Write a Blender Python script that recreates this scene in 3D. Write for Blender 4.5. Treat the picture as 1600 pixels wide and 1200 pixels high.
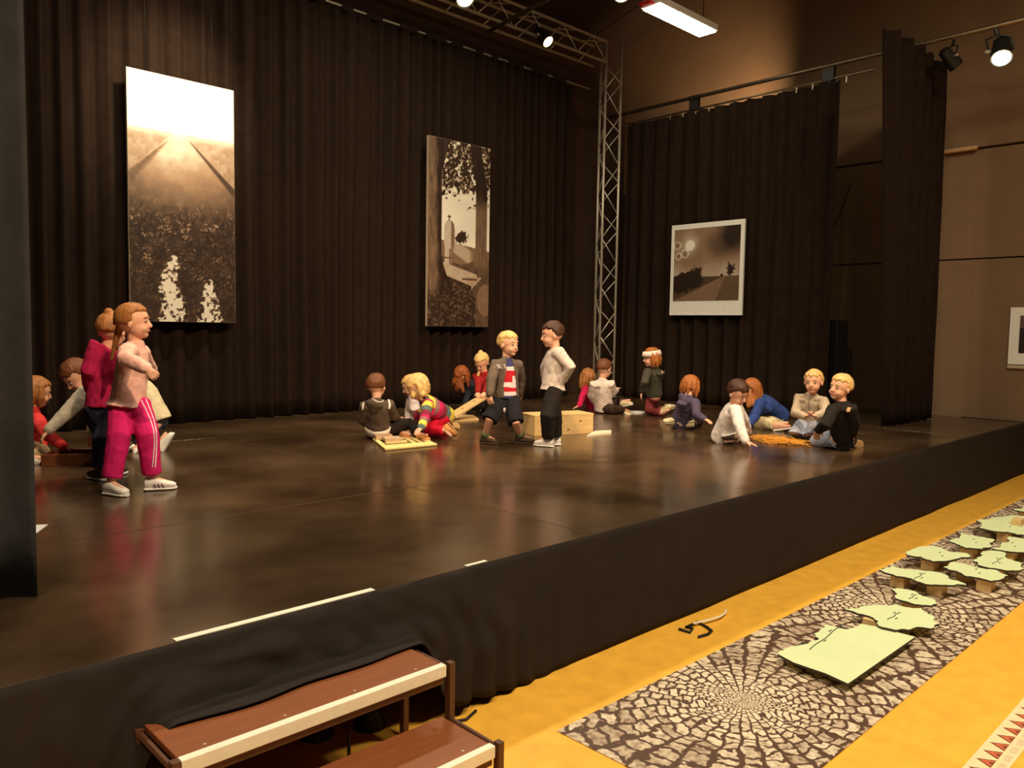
import bpy, bmesh, math, random
import numpy as np
from mathutils import Vector, Matrix, noise
from mathutils.bvhtree import BVHTree

for o in list(bpy.data.objects): bpy.data.objects.remove(o)
S = bpy.context.scene
COL = S.collection
random.seed(7)
rng = np.random.default_rng(7)

# ------------------------------------------------------------------ camera
CAM = np.array([0.0, 0.0, 1.65]); FPX = 1241.97
YAW, PITCH, ROLL = 0.767739, -0.0706327, 0.0161892
def cam_axes():
    cy, sy, cp, sp = math.cos(YAW), math.sin(YAW), math.cos(PITCH), math.sin(PITCH)
    f = np.array([sy*cp, cy*cp, sp]); r = np.array([cy, -sy, 0.]); u = np.cross(r, f)
    cr, sr = math.cos(ROLL), math.sin(ROLL)
    return cr*r+sr*u, -sr*r+cr*u, f
CR, CU, CF = cam_axes()
cam = bpy.data.cameras.new('camera'); camo = bpy.data.objects.new('camera', cam); COL.objects.link(camo)
cam.sensor_width = 36; cam.lens = 36*FPX/1600; cam.clip_end = 200
camo.matrix_world = Matrix(((CR[0], CU[0], -CF[0], CAM[0]), (CR[1], CU[1], -CF[1], CAM[1]), (CR[2], CU[2], -CF[2], CAM[2]), (0, 0, 0, 1)))
S.camera = camo
S.view_settings.view_transform = 'Standard'; S.view_settings.look = 'None'
S.view_settings.gamma = 1; S.view_settings.use_curve_mapping = False
S.view_settings.exposure = 0.08

# ------------------------------------------------------------------ world and room lights
w = bpy.data.worlds.new('world'); S.world = w; w.use_nodes = True
w.node_tree.nodes['Background'].inputs[0].default_value = (1.0, 0.66, 0.40, 1)
w.node_tree.nodes['Background'].inputs[1].default_value = 0.02
WARM = (1.0, 0.70, 0.42); HALL = (1.0, 0.86, 0.62)
def area(loc, sx, sy, power, color, target=None):
    l = bpy.data.lights.new('ceiling_lamp_light', 'AREA'); l.shape = 'RECTANGLE'; l.size = sx; l.size_y = sy
    l.energy = power; l.color = color
    o = bpy.data.objects.new('ceiling_lamp_light', l); COL.objects.link(o); o.location = loc
    if target is not None: o.rotation_euler = (Vector(target)-Vector(loc)).to_track_quat('-Z', 'Y').to_euler()
    return o
def spot(loc, target, power, color, deg, blend=0.4, r=0.06):
    l = bpy.data.lights.new('stage_spot_light', 'SPOT'); l.energy = power; l.color = color
    l.spot_size = math.radians(deg); l.spot_blend = blend; l.shadow_soft_size = r
    o = bpy.data.objects.new('stage_spot_light', l); COL.objects.link(o); o.location = loc
    o.rotation_euler = (Vector(target)-Vector(loc)).to_track_quat('-Z', 'Y').to_euler()
    return o
# fluorescent hall lamps on the ceiling over the audience floor, and the row over the stage
area((2.0, -0.6, 6.6), 1.3, 0.3, 240, HALL)
area((6.0, -0.4, 6.6), 1.3, 0.3, 260, HALL)
area((-1.5, 0.4, 6.6), 1.3, 0.3, 200, HALL)
area((2.5, 5.95, 5.6), 1.25, 0.25, 110, HALL)
area((5.5, 5.95, 5.6), 1.25, 0.25, 110, HALL)
# stage spots on the front pipe; the print and wall spots sit farther back
spot((1.5, 2.0, 5.0), (4.6, 6.4, 0.6), 620, WARM, 62, 0.45)
spot((5.0, 1.6, 5.0), (6.6, 5.4, 0.6), 620, WARM, 62, 0.45)
spot((3.3, 5.7, 5.5), (3.15, 8.1, 3.95), 900, (1.0, 0.84, 0.56), 40, 0.95)
spot((10.25, 6.0, 4.35), (11.25, 6.9, 5.5), 210, (1.0, 0.70, 0.40), 84, 0.95)  # added behind the side curtain to make the glow on the wall

# ------------------------------------------------------------------ pixel helpers (survey of the photograph)
def raydir(x, y):
    d = CR*((x-800)/FPX) + CU*((600-y)/FPX) + CF
    return d
def onz(x, y, z):
    d = raydir(x, y); return CAM + d*((z-CAM[2])/d[2])
def onx(x, y, X):
    d = raydir(x, y); return CAM + d*(X/d[0])
def ony(x, y, Y):
    d = raydir(x, y); return CAM + d*(Y/d[1])
def atd(x, y, depth): return CAM + raydir(x, y)*depth
SZ = 0.6     # stage height

# ------------------------------------------------------------------ materials
def lin(c):
    return tuple(((v/255)/12.92 if v/255 <= 0.04045 else ((v/255+0.055)/1.055)**2.4) for v in c)
MATS = {}
def material(name, rgb, rough=0.8, var=0.12, scale=30, bump=0.0, bscale=None, metal=0.0, spec=0.4, stretch=None, emit=0.0, sheen=0.0):
    if name in MATS: return MATS[name]
    m = bpy.data.materials.new(name); m.use_nodes = True; nt = m.node_tree; b = nt.nodes['Principled BSDF']
    c = lin(rgb)
    tc = nt.nodes.new('ShaderNodeTexCoord'); n = nt.nodes.new('ShaderNodeTexNoise'); n.inputs['Scale'].default_value = scale
    n.inputs['Detail'].default_value = 4
    src = tc.outputs['Object']
    if stretch:
        mp = nt.nodes.new('ShaderNodeMapping'); mp.inputs['Scale'].default_value = stretch
        nt.links.new(src, mp.inputs['Vector']); src = mp.outputs['Vector']
    nt.links.new(src, n.inputs['Vector'])
    r = nt.nodes.new('ShaderNodeValToRGB')
    r.color_ramp.elements[0].position = 0.3; r.color_ramp.elements[1].position = 0.7
    r.color_ramp.elements[0].color = tuple(v*(1-var) for v in c)+(1,)
    r.color_ramp.elements[1].color = tuple(min(1, v*(1+var)) for v in c)+(1,)
    nt.links.new(n.outputs['Fac'], r.inputs['Fac']); nt.links.new(r.outputs['Color'], b.inputs['Base Color'])
    b.inputs['Roughness'].default_value = rough; b.inputs['Metallic'].default_value = metal
    b.inputs['Specular IOR Level'].default_value = spec
    if sheen: b.inputs['Sheen Weight'].default_value = sheen
    if bump:
        n2 = nt.nodes.new('ShaderNodeTexNoise'); n2.inputs['Scale'].default_value = bscale or scale*3
        nt.links.new(src, n2.inputs['Vector'])
        bp = nt.nodes.new('ShaderNodeBump'); bp.inputs['Strength'].default_value = bump; bp.inputs['Distance'].default_value = 0.01
        nt.links.new(n2.outputs['Fac'], bp.inputs['Height']); nt.links.new(bp.outputs['Normal'], b.inputs['Normal'])
    if emit:
        b.inputs['Emission Color'].default_value = c+(1,); b.inputs['Emission Strength'].default_value = emit
    MATS[name] = m; return m
def cloth(name, rgb, var=0.15): return material('cloth_'+name, rgb, 0.9, var, 25, 0.25, 60, spec=0.15)

BLACKCLOTH = material('black_stage_cloth', (38, 26, 19), 0.95, 0.15, 8, 0.2, 40, spec=0.1)
GREYCLOTH = material('blue_black_stage_cloth', (60, 58, 58), 0.95, 0.15, 8, 0.2, 40, spec=0.1)
SKIRT = material('black_skirt_cloth', (40, 32, 27), 0.8, 0.12, 6, 0.2, 30, spec=0.2)
STEEL = material('aluminium_tube', (206, 196, 178), 0.36, 0.06, 12, metal=0.45)
PIPE = material('dark_steel_pipe', (120, 105, 85), 0.4, 0.1, 12, metal=0.8)
BLACKMETAL = material('black_painted_metal', (28, 26, 25), 0.5, 0.1, 20)
WOOD = material('pale_pine_wood', (226, 190, 130), 0.6, 0.12, 6, 0.1, 40, stretch=(1, 8, 8))
BROWNWOOD = material('brown_varnished_ply', (138, 78, 44), 0.38, 0.10, 5, 0.05, 40, stretch=(1.2, 7, 7))
WHITE = material('white_paint', (238, 234, 226), 0.6, 0.04, 20)
CREAM = material('cream_tape', (244, 236, 214), 0.55, 0.05, 20)
SKIN = material('skin', (232, 176, 146), 0.55, 0.06, 14, spec=0.3)
LIP = material('lip', (196, 122, 104), 0.5, 0.05)
EYEW = material('eye_white', (196, 180, 168), 0.3, 0.02)
IRIS = material('eye_iris', (60, 45, 35), 0.25, 0.1)
MINT = material('mint_board', (224, 234, 182), 0.6, 0.03, 6)
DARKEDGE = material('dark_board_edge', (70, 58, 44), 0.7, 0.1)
INK = material('ink_line', (80, 84, 66), 0.7, 0.1)

# ------------------------------------------------------------------ mesh helpers
def new_obj(name, verts, faces, mat=None, parent=None, smooth=False, loc=None):
    me = bpy.data.meshes.new(name); me.from_pydata([tuple(map(float, v)) for v in verts], [], [tuple(int(i) for i in f) for f in faces])
    if mat: me.materials.append(mat)
    if smooth: me.polygons.foreach_set('use_smooth', [True]*len(me.polygons))
    o = bpy.data.objects.new(name, me); COL.objects.link(o)
    if parent is not None: o.parent = parent
    if loc is not None: o.location = loc
    return o
def empty(name, loc=(0, 0, 0)):
    o = bpy.data.objects.new(name, None); COL.objects.link(o); o.location = tuple(map(float, loc)); o.empty_display_size = 0.1; return o
def tag(o, label, cat, group=None, kind=None):
    o['label'] = label; o['category'] = cat
    if group: o['group'] = group
    if kind: o['kind'] = kind
    return o
def structure(o, label=None):
    o['kind'] = 'structure'
    if label: o['label'] = label
    return o
def join(parts):
    V, F, n = [], [], 0
    for v, f in parts:
        V.extend([tuple(p) for p in v]); F.extend([tuple(i+n for i in q) for q in f]); n += len(v)
    return V, F
def box(x0, x1, y0, y1, z0, z1):
    v = [(x, y, z) for z in (z0, z1) for y in (y0, y1) for x in (x0, x1)]
    return v, [(0, 2, 3, 1), (4, 5, 7, 6), (0, 1, 5, 4), (2, 6, 7, 3), (0, 4, 6, 2), (1, 3, 7, 5)]
def bbox_obj(name, b, mat, parent=None, bevel=0.0, loc=None):
    o = new_obj(name, *box(*b), mat, parent, loc=loc)
    if bevel:
        m = o.modifiers.new('bevel', 'BEVEL'); m.width = bevel; m.segments = 2; m.limit_method = 'ANGLE'
    return o
def nrm(v):
    v = np.asarray(v, float); l = np.linalg.norm(v); return v/l if l > 1e-9 else v
def perp(d):
    d = nrm(d); a = np.array([0, 0, 1.]) if abs(d[2]) < 0.9 else np.array([1., 0, 0])
    u = nrm(np.cross(d, a)); return u, np.cross(d, u)
def tube(pts, rad, seg=10, caps=True):
    pts = [np.asarray(p, float) for p in pts]; n = len(pts)
    rad = [rad]*n if np.isscalar(rad) else list(rad)
    T = []
    for i in range(n):
        a = pts[max(i-1, 0)]; b = pts[min(i+1, n-1)]; T.append(nrm(b-a))
    C, Rr, Tt = [], [], []
    if caps:
        for k in (0.05, 0.5, 0.85):
            C.append(pts[0]-T[0]*rad[0]*math.sqrt(1-k*k)); Rr.append(rad[0]*k); Tt.append(T[0])
    for p, r, t in zip(pts, rad, T): C.append(p); Rr.append(r); Tt.append(t)
    if caps:
        for k in (0.85, 0.5, 0.05):
            C.append(pts[-1]+T[-1]*rad[-1]*math.sqrt(1-k*k)); Rr.append(rad[-1]*k); Tt.append(T[-1])
    u, _ = perp(Tt[0]); V, F = [], []
    for c, r, t in zip(C, Rr, Tt):
        u = nrm(u-t*np.dot(u, t)); v = np.cross(t, u)
        for k in range(seg):
            a = 2*math.pi*k/seg; V.append(c+r*(math.cos(a)*u+math.sin(a)*v))
    m = len(C)
    for i in range(m-1):
        for k in range(seg):
            k2 = (k+1) % seg; F.append((i*seg+k, i*seg+k2, (i+1)*seg+k2, (i+1)*seg+k))
    F.append(tuple(range(seg))[::-1]); F.append(tuple((m-1)*seg+k for k in range(seg)))
    return V, F
def loft(rings, seg=16, power=2.0):
    """rings: (centre, a, b) -> ellipse centre + cos*a + sin*b, closed ends"""
    V, F = [], []
    for c, a, b in rings:
        for k in range(seg):
            t = 2*math.pi*k/seg; ct, st = math.cos(t), math.sin(t)
            e = 2/power
            V.append(np.asarray(c)+np.sign(ct)*abs(ct)**e*np.asarray(a)+np.sign(st)*abs(st)**e*np.asarray(b))
    m = len(rings)
    for i in range(m-1):
        for k in range(seg):
            k2 = (k+1) % seg; F.append((i*seg+k, i*seg+k2, (i+1)*seg+k2, (i+1)*seg+k))
    F.append(tuple(range(seg))[::-1]); F.append(tuple((m-1)*seg+k for k in range(seg)))
    return V, F
def ellipsoid(c, a, b, d, nu=14, nv=9):
    V, F = [], []
    c, a, b, d = map(lambda q: np.asarray(q, float), (c, a, b, d))
    for j in range(nv+1):
        ph = math.pi*(j+0.02)/(nv+0.04)-math.pi/2
        for i in range(nu):
            t = 2*math.pi*i/nu; V.append(c+math.cos(ph)*(math.cos(t)*a+math.sin(t)*b)+math.sin(ph)*d)
    for j in range(nv):
        for i in range(nu):
            i2 = (i+1) % nu; F.append((j*nu+i, j*nu+i2, (j+1)*nu+i2, (j+1)*nu+i))
    F.append(tuple(range(nu))[::-1]); F.append(tuple(nv*nu+i for i in range(nu)))
    return V, F
TOPCTX = {}
PEND = []       # (object, callback) whose modifiers are applied at the end
def tube_obj(name, pts, r, mat, parent=None, seg=8, caps=False):
    return new_obj(name, *tube(pts, r, seg, caps), mat, parent, smooth=True)

# ================================================================== SETTING
# hall floor ------------------------------------------------------------
FLOORM = material('yellow_linoleum', (246, 182, 66), 0.42, 0.10, 9, 0.05, 160, spec=0.4)
structure(new_obj('floor', *box(-4, 11.4, -5, 9.0, -0.1, 0), FLOORM), 'yellow ochre linoleum floor of the hall')
# walls -----------------------------------------------------------------
WALLM = material('brown_grey_wall_paint', (124, 97, 72), 0.85, 0.06, 3, 0.08, 120)
DARKWALL = material('dark_brown_wall_paint', (74, 52, 38), 0.9, 0.06, 3, 0.08, 120)
wr = empty('wall_right', (11.3, 2, 0)); structure(wr, 'brown-grey side wall of broad horizontal panels')
for z0, z1, dx in ((0, 2.61, 0.0), (2.63, 3.99, 0.0), (4.01, 9.6, -0.05)):
    bbox_obj('wall_panel', (dx, 0.2, -7, 6.9, z0, z1), WALLM, wr)
bbox_obj('panel_backing', (0.04, 0.2, -7, 6.9, 0, 9.6), DARKWALL, wr)
structure(bbox_obj('wall_back', (-4, 11.5, 8.9, 9.1, 0, 9.6), DARKWALL), 'dark brown wall behind the stage curtain')
structure(bbox_obj('baseboard_right', (11.27, 11.3, -5, 2.4, 0, 0.09), material('red_brown_baseboard', (120, 52, 30), 0.5, 0.1)), 'red-brown baseboard along the side wall')
# ceiling ---------------------------------------------------------------
CEILM = material('dark_ceiling_sheet', (70, 52, 40), 0.8, 0.08, 4)
ce = empty('ceiling', (0, 8.9, 6.55)); structure(ce, 'dark sloping ceiling of long sheets')
slope = math.atan(0.26)
ce.rotation_euler = (-slope, 0, 0)
cb = None
for i in range(17):
    x = -4+i*0.9
    p = bbox_obj('ceiling_sheet', (x+0.012, x+0.888, -14.5, 0.05, 0, 0.08), CEILM, ce)
bbox_obj('ceiling_backing', (-4, 11.4, -14.5, 0.05, 0.085, 0.12), DARKWALL, ce)

# stage -----------------------------------------------------------------
def vinyl():
    m = bpy.data.materials.new('black_dance_vinyl'); m.use_nodes = True; nt = m.node_tree; b = nt.nodes['Principled BSDF']
    L = nt.links.new; N = nt.nodes.new
    tc = N('ShaderNodeTexCoord'); n1 = N('ShaderNodeTexNoise'); n1.inputs['Scale'].default_value = 1.3; n1.inputs['Detail'].default_value = 6
    L(tc.outputs['Object'], n1.inputs['Vector'])
    cr = N('ShaderNodeValToRGB'); cr.color_ramp.elements[0].color = (0.036, 0.020, 0.010, 1); cr.color_ramp.elements[1].color = (0.11, 0.064, 0.033, 1)
    cr.color_ramp.elements[0].position = 0.35; cr.color_ramp.elements[1].position = 0.72
    L(n1.outputs['Fac'], cr.inputs['Fac'])
    # scuffs: thin stretched noise
    mp = N('ShaderNodeMapping'); mp.inputs['Scale'].default_value = (2.2, 9, 1); mp.inputs['Rotation'].default_value = (0, 0, 0.5)
    L(tc.outputs['Object'], mp.inputs['Vector'])
    n2 = N('ShaderNodeTexNoise'); n2.inputs['Scale'].default_value = 3.5; n2.inputs['Detail'].default_value = 8; n2.inputs['Roughness'].default_value = 0.7
    L(mp.outputs['Vector'], n2.inputs['Vector'])
    r2 = N('ShaderNodeValToRGB'); r2.color_ramp.elements[0].position = 0.66; r2.color_ramp.elements[1].position = 0.82
    r2.color_ramp.elements[1].color = (0.45, 0.45, 0.45, 1)
    L(n2.outputs['Fac'], r2.inputs['Fac'])
    mx = N('ShaderNodeMixRGB'); mx.inputs['Color2'].default_value = (0.20, 0.14, 0.09, 1)
    L(r2.outputs['Color'], mx.inputs['Fac']); L(cr.outputs['Color'], mx.inputs['Color1']); L(mx.outputs['Color'], b.inputs['Base Color'])
    rr = N('ShaderNodeMapRange'); rr.inputs['To Min'].default_value = 0.08; rr.inputs['To Max'].default_value = 0.30
    L(n1.outputs['Fac'], rr.inputs['Value']); L(rr.outputs['Result'], b.inputs['Roughness'])
    n3 = N('ShaderNodeTexNoise'); n3.inputs['Scale'].default_value = 2.4; n3.inputs['Detail'].default_value = 2
    L(tc.outputs['Object'], n3.inputs['Vector'])
    bp = N('ShaderNodeBump'); bp.inputs['Strength'].default_value = 0.16; bp.inputs['Distance'].default_value = 0.02
    L(n3.outputs['Fac'], bp.inputs['Height']); L(bp.outputs['Normal'], b.inputs['Normal'])
    b.inputs['Specular IOR Level'].default_value = 0.75
    return m
VINYL = vinyl()
st = empty('stage_platform', (5, 5.5, 0)); structure(st, 'low black stage platform covered with glossy vinyl sheets')
bbox_obj('stage_deck', (-3.5+0-5, 11.18-5, 2.60-5.5, 8.85-5.5, 0.46, 0.592), BLACKMETAL, st)
ys = [2.585, 4.15, 5.62, 7.1, 8.85]; xs = [-3.5, 0.1, 3.1, 6.1, 9.1, 11.2]
for j in range(4):
    for i in range(5):
        bbox_obj('vinyl_sheet', (xs[i]+0.004-5, xs[i+1]-0.004-5, ys[j]+0.004-5.5, ys[j+1]-0.004-5.5, 0.592, 0.6), VINYL, st, 0.002)

SEAM = material('dusty_seam_tape', (80, 57, 37), 0.5, 0.3, 5)
for b_ in ((-3.5, 11.1, 4.146, 4.154), (-3.5, 11.1, 5.616, 5.624), (3.097, 3.103, 2.62, 4.14), (3.097, 3.103, 4.16, 5.61), (6.097, 6.103, 4.16, 5.61)):
    new_obj('seam_tape', *box(b_[0]-5, b_[1]-5, b_[2]-5.5, b_[3]-5.5, 0.6, 0.6008), SEAM, st)

# black skirt round the stage -----------------------------------------------
def skirt():
    X = np.concatenate([np.arange(-3.4, 0.4, 0.05), np.arange(0.4, 2.9, 0.02), np.arange(2.9, 11.2, 0.05), [11.2]])
    T = np.linspace(0, 1, 18); V, F = [], []
    def ss(a, b, x): t = min(1, max(0, (x-a)/(b-a))); return t*t*(3-2*t)
    for x in X:
        on = ss(0.66, 0.92, x)*(1-ss(1.86, 2.10, x))          # lies on the top tread
        bulge = ss(0.2, 0.8, x)*(1-ss(2.0, 3.0, x))
        for t in T:
            nz = noise.noise((x*1.6, t*1.3, 3.1)); n2 = noise.noise((x*5, t*3, 8.2))
            y0 = 2.575-0.055*t+0.012*nz*t
            z0 = 0.603*(1-t)+0.004
            # draped version: down to the tread then forward on it
            zt = 0.603-0.19*min(1, t/0.62); yt = 2.575-0.07*min(1, t/0.62)
            if t > 0.62: yt -= (t-0.62)/0.38*(0.10+0.04*noise.noise((x*3, 1, 1)))
            zt += 0.012*math.sin(t*9+x*4)*(1 if 0.1 < t < 0.6 else 0.2)
            zt = max(zt, 0.4135)
            y = y0*(1-on)+yt*on; z = z0*(1-on)+zt*on
            fold = 0.05*bulge*t*(1-on)*math.sin(x*19+3*nz)+0.05*bulge*math.sin(math.pi*t)*n2
            y -= abs(fold)+0.03*math.sin(math.pi*t)*bulge*(1-on)
            if x > 2.0: z += 0.055*(1-ss(2.0, 2.7, x))*t*(1-on)
            if t == 0: y, z = 2.575, 0.604
            V.append((x, y, z))
    nt_ = len(T)
    for x, y_, z_ in [(11.2, 2.6, 0)]: pass
    # wrap round the far corner
    base = len(X)
    for yy in np.linspace(2.62, 3.3, 8):
        for t in T: V.append((11.205-0.035*math.sin(math.pi*t), yy+0.02*math.sin(yy*20)*t, 0.603*(1-t)+0.004))
    tot = base+8
    for i in range(tot-1):
        for k in range(nt_-1):
            a = i*nt_+k; F.append((a, a+nt_, a+nt_+1, a+1))
    o = new_obj('stage_skirt', V, F, SKIRT, smooth=True)
    m = o.modifiers.new('thick', 'SOLIDIFY'); m.thickness = 0.004; m.offset = 1
    tag(o, 'black cloth skirt hanging round the front of the stage', 'stage skirt')
skirt()

# curtains ----------------------------------------------------------------
def curtain(name, p0, p1, z0, z1, period, amp, mat, seed, label, lean0=0.0, lean1=0.0, step=0.018, thick=0.006):
    p0 = np.array(p0, float); p1 = np.array(p1, float); L = np.linalg.norm(p1-p0); d = (p1-p0)/L; nr = np.array([-d[1], d[0]])
    n = int(L/step); nz = 22; V, F = [], []
    ph = 0.0; phs = []
    for i in range(n+1):
        s = i/n*L; ph += 2*math.pi/(period*(1+0.45*noise.noise((s*1.3, seed, 0.3))))*step; phs.append(ph)
    for i in range(n+1):
        s = i/n*L
        for k in range(nz+1):
            t = k/nz
            a = amp*(0.75+0.5*noise.noise((s*0.9, t*0.8, seed+5)))
            off = a*math.sin(phs[i]+0.7*noise.noise((s*0.7, t*1.6, seed)))+0.35*a*math.sin(2.3*phs[i]+seed)*t+0.012*noise.noise((s*6, t*5, seed+2))
            ss = s + (lean0*(1-s/L)+lean1*s/L)*(1-t)      # lean applied towards the hem
            p = p0+d*ss+nr*off
            V.append((p[0], p[1], z0+(z1-z0)*t))
    for i in range(n):
        for k in range(nz):
            a = i*(nz+1)+k; F.append((a, a+nz+1, a+nz+2, a+1))
    c = (p0+p1)/2
    V = [(x-c[0], y-c[1], z-z0) for x, y, z in V]
    o = new_obj(name, V, F, mat, smooth=True, loc=(c[0], c[1], z0))
    m = o.modifiers.new('thick', 'SOLIDIFY'); m.thickness = thick
    return tag(o, label, 'curtain')
curtain('stage_curtain', (-2.5, 8.32), (9.2, 8.32), SZ+0.01, 5.33, 0.21, 0.066, BLACKCLOTH, 1.7, 'wide black pleated curtain hanging across the back of the stage behind the tall prints')
curtain('stage_curtain', (9.84, 7.75), (9.84, 4.45), SZ+0.01, 4.76, 0.26, 0.05, BLACKCLOTH, 4.2, 'black pleated side curtain hanging from a pipe behind the square framed print')
curtain('stage_curtain', (8.75, 3.48), (10.62, 3.48), SZ+0.01, 4.86, 0.36, 0.09, BLACKCLOTH, 9.1, 'narrow black curtain leg standing beside the brown-grey side wall', lean0=0.45, lean1=-0.04)
curtain('stage_curtain', (-1.2, 3.36), (0.755, 3.36), SZ+0.01, 6.2, 0.42, 0.07, GREYCLOTH, 12.3, 'blue-black curtain leg at the stage front next to the crouching children')

# pipes and trusses -----------------------------------------------------------
def hexa_pipe(name, p, q, r, mat, label, cat='pipe'):
    c = (np.array(p)+np.array(q))/2
    o = new_obj(name, *tube([np.array(p)-c, np.array(q)-c], r, 12, False), mat, smooth=True, loc=c)
    return tag(o, label, cat)
# batten of the back curtain with cloth ties
b = empty('curtain_batten', (3.4, 8.32, 5.37)); tag(b, 'pale batten tied along the top of the wide back curtain', 'batten')
tube_obj('batten_tube', [(-5.9, 0, 0), (6.2, 0, 0)], 0.014, STEEL, b)
x = -5.8
while x < 5.8:
    l = random.uniform(0.08, 0.34); new_obj('curtain_tie', *box(x, x+l, -0.03, 0.03, -0.045, 0.03), BLACKCLOTH, b); x += l+random.uniform(0.06, 0.3)
side = empty('curtain_pipe', (9.84, 5.0, 4.93)); tag(side, 'steel pipe above the side curtain carrying a curtain rail', 'pipe')
tube_obj('pipe', [(-0.05, 3.05, 0), (0, -4.5, 0.06)], 0.026, PIPE, side, 12)
tube_obj('curtain_rail', [(0, 2.75, -0.15), (0, -0.95, -0.13)], 0.014, PIPE, side, 8)
for yy in (1.55, -0.4):
    new_obj('rail_hanger', *box(-0.035, 0.035, yy-0.07, yy+0.07, -0.16, 0.045), BLACKMETAL, side)
for k in range(16):
    yy = 2.6-k*0.215
    new_obj('curtain_hook', *tube([(0, yy, -0.13), (0.01, yy+0.01, -0.21)], 0.010, 6, False), STEEL, side)

def brace(parent, a, b2, r=0.008): tube_obj('brace', [a, b2], r, STEEL, parent, 6)
tc_ = empty('truss_tower', (9.58, 8.08, SZ)); tag(tc_, 'upright aluminium lattice truss tower in the stage corner', 'truss')
cs = [(0.0, 0.0), (-0.104, -0.189), (0.158, -0.271)]
H = 5.36
for cx, cy in cs:
    tube_obj('chord', [(cx, cy, 0.012), (cx, cy, H)], 0.02, STEEL, tc_, 10)
    new_obj('foot_plate', *box(cx-0.04, cx+0.04, cy-0.04, cy+0.04, 0, 0.012), STEEL, tc_)
for n_, (i, j) in enumerate(((0, 1), (1, 2), (2, 0))):
    z = 0.10+0.12*n_; k = 0
    while z+0.36 < H:
        a, b2 = (cs[i], cs[j]) if k % 2 == 0 else (cs[j], cs[i])
        brace(tc_, (a[0], a[1], z), (b2[0], b2[1], z+0.36), 0.009); z += 0.37; k += 1
th = empty('truss_beam', (9.44, 7.98, 5.63)); tag(th, 'horizontal aluminium lattice truss beam above the back curtain', 'truss')
for cy, cz in ((-0.13, 0), (0.13, 0), (-0.13, 0.3), (0.13, 0.3)): tube_obj('chord', [(0, cy, cz), (-12.2, cy, cz)], 0.022, STEEL, th, 10)
for k in range(38):
    xa, xb = -0.02-k*0.32, -0.02-(k+1)*0.32
    za, zb = (0, 0.3) if k % 2 == 0 else (0.3, 0)
    brace(th, (xa, -0.13, za), (xb, -0.13, zb))
    if k % 2 == 0: brace(th, (xa, 0.13, zb), (xb, 0.13, za)); brace(th, (xa, -0.13, 0.3), (xb, 0.13, 0.3))
hexa_pipe('lighting_pipe', ony(762, 50, 7.85), (7.6, 3.0, 6.35), 0.024, PIPE, 'slim lighting pipe running from the truss beam out over the stage')

# stage spotlights ------------------------------------------------------------
LENS = material('spot_lens_glow', (255, 226, 170), 0.3, 0.02, emit=14)
LENSDIM = material('spot_lens_dim_glow', (255, 216, 160), 0.3, 0.02, emit=3.5)
LENSOFF = material('spot_lens_dark', (70, 60, 50), 0.2, 0.05)
def spotlight(lens_pos, aim, size, lens_mat, label, hang):
    lens_pos = np.array(lens_pos, float); d = nrm(aim); u, v = perp(d)
    t = empty('stage_spotlight', lens_pos); tag(t, label, 'spotlight', None)
    R_ = size
    rings = [(-d*R_*3.2, .55), (-d*R_*3.0, .82), (-d*R_*1.5, .92), (-d*R_*1.45, 1.02), (0*d, 1.06), (-d*R_*.12, .93), (-d*R_*.12, .05)]
    new_obj('can', *loft([(c, u*R_*k, v*R_*k) for c, k in rings], 20), BLACKMETAL, t)
    new_obj('lens', *loft([(-d*R_*.11, u*R_*.9, v*R_*.9), (-d*R_*.02, u*R_*.62, v*R_*.62), (0*d, u*R_*.1, v*R_*.1)], 20), lens_mat, t, True)
    h = np.array(hang)-lens_pos; sidev = nrm(np.cross(d, [0, 0, 1]))
    c0 = -d*R_*1.6
    yk = [c0+sidev*R_*1.15, c0+sidev*R_*1.15+(h-c0)*0.55, c0*0.3+h*0.7, c0-sidev*R_*1.15+(h-c0)*0.55, c0-sidev*R_*1.15]
    new_obj('yoke', *tube(yk, R_*.12, 6, False), BLACKMETAL, t)
    new_obj('clamp', *tube([c0*0.3+h*0.7, h], R_*.25, 8, False), BLACKMETAL, t)
    new_obj('knob', *tube([c0+sidev*R_*1.1, c0+sidev*R_*1.4], R_*.2, 8, True), STEEL, t)
P_ = onx(1565, 92, 9.75)
spotlight(P_, (-0.45, -0.15, -0.55), 0.10, LENS, 'lit black spotlight hanging from the side pipe beside the brown-grey wall', np.array([9.84, P_[1]+0.1, 4.955]))
P_ = ony(857, 66, 7.72)
spotlight(P_, (0.1, -0.75, -0.75), 0.085, LENSDIM, 'black spotlight with faint lens clamped on the truss beam', P_+np.array([-0.05, 0.2, 0.28]))
P_ = ony(728, -2, 7.5)
spotlight(P_, (-0.1, -0.6, -0.6), 0.115, LENS, 'glaring lit spotlight hung in front of the truss beam', P_+np.array([0, 0.25, 0.25]))
P_ = onz(972, -4, 5.75)
spotlight(P_, (-0.2, -0.3, -0.9), 0.10, LENSDIM, 'spotlight hanging next to the ceiling tube lamp', P_+np.array([0, 0.15, 0.4]))
P_ = onx(1494, 103, 9.8)
spotlight(P_, (0.5, -0.3, -0.5), 0.075, LENSOFF, 'unlit black spotlight hanging behind the narrow curtain leg', np.array([9.84, P_[1]+0.05, 4.93]))

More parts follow.
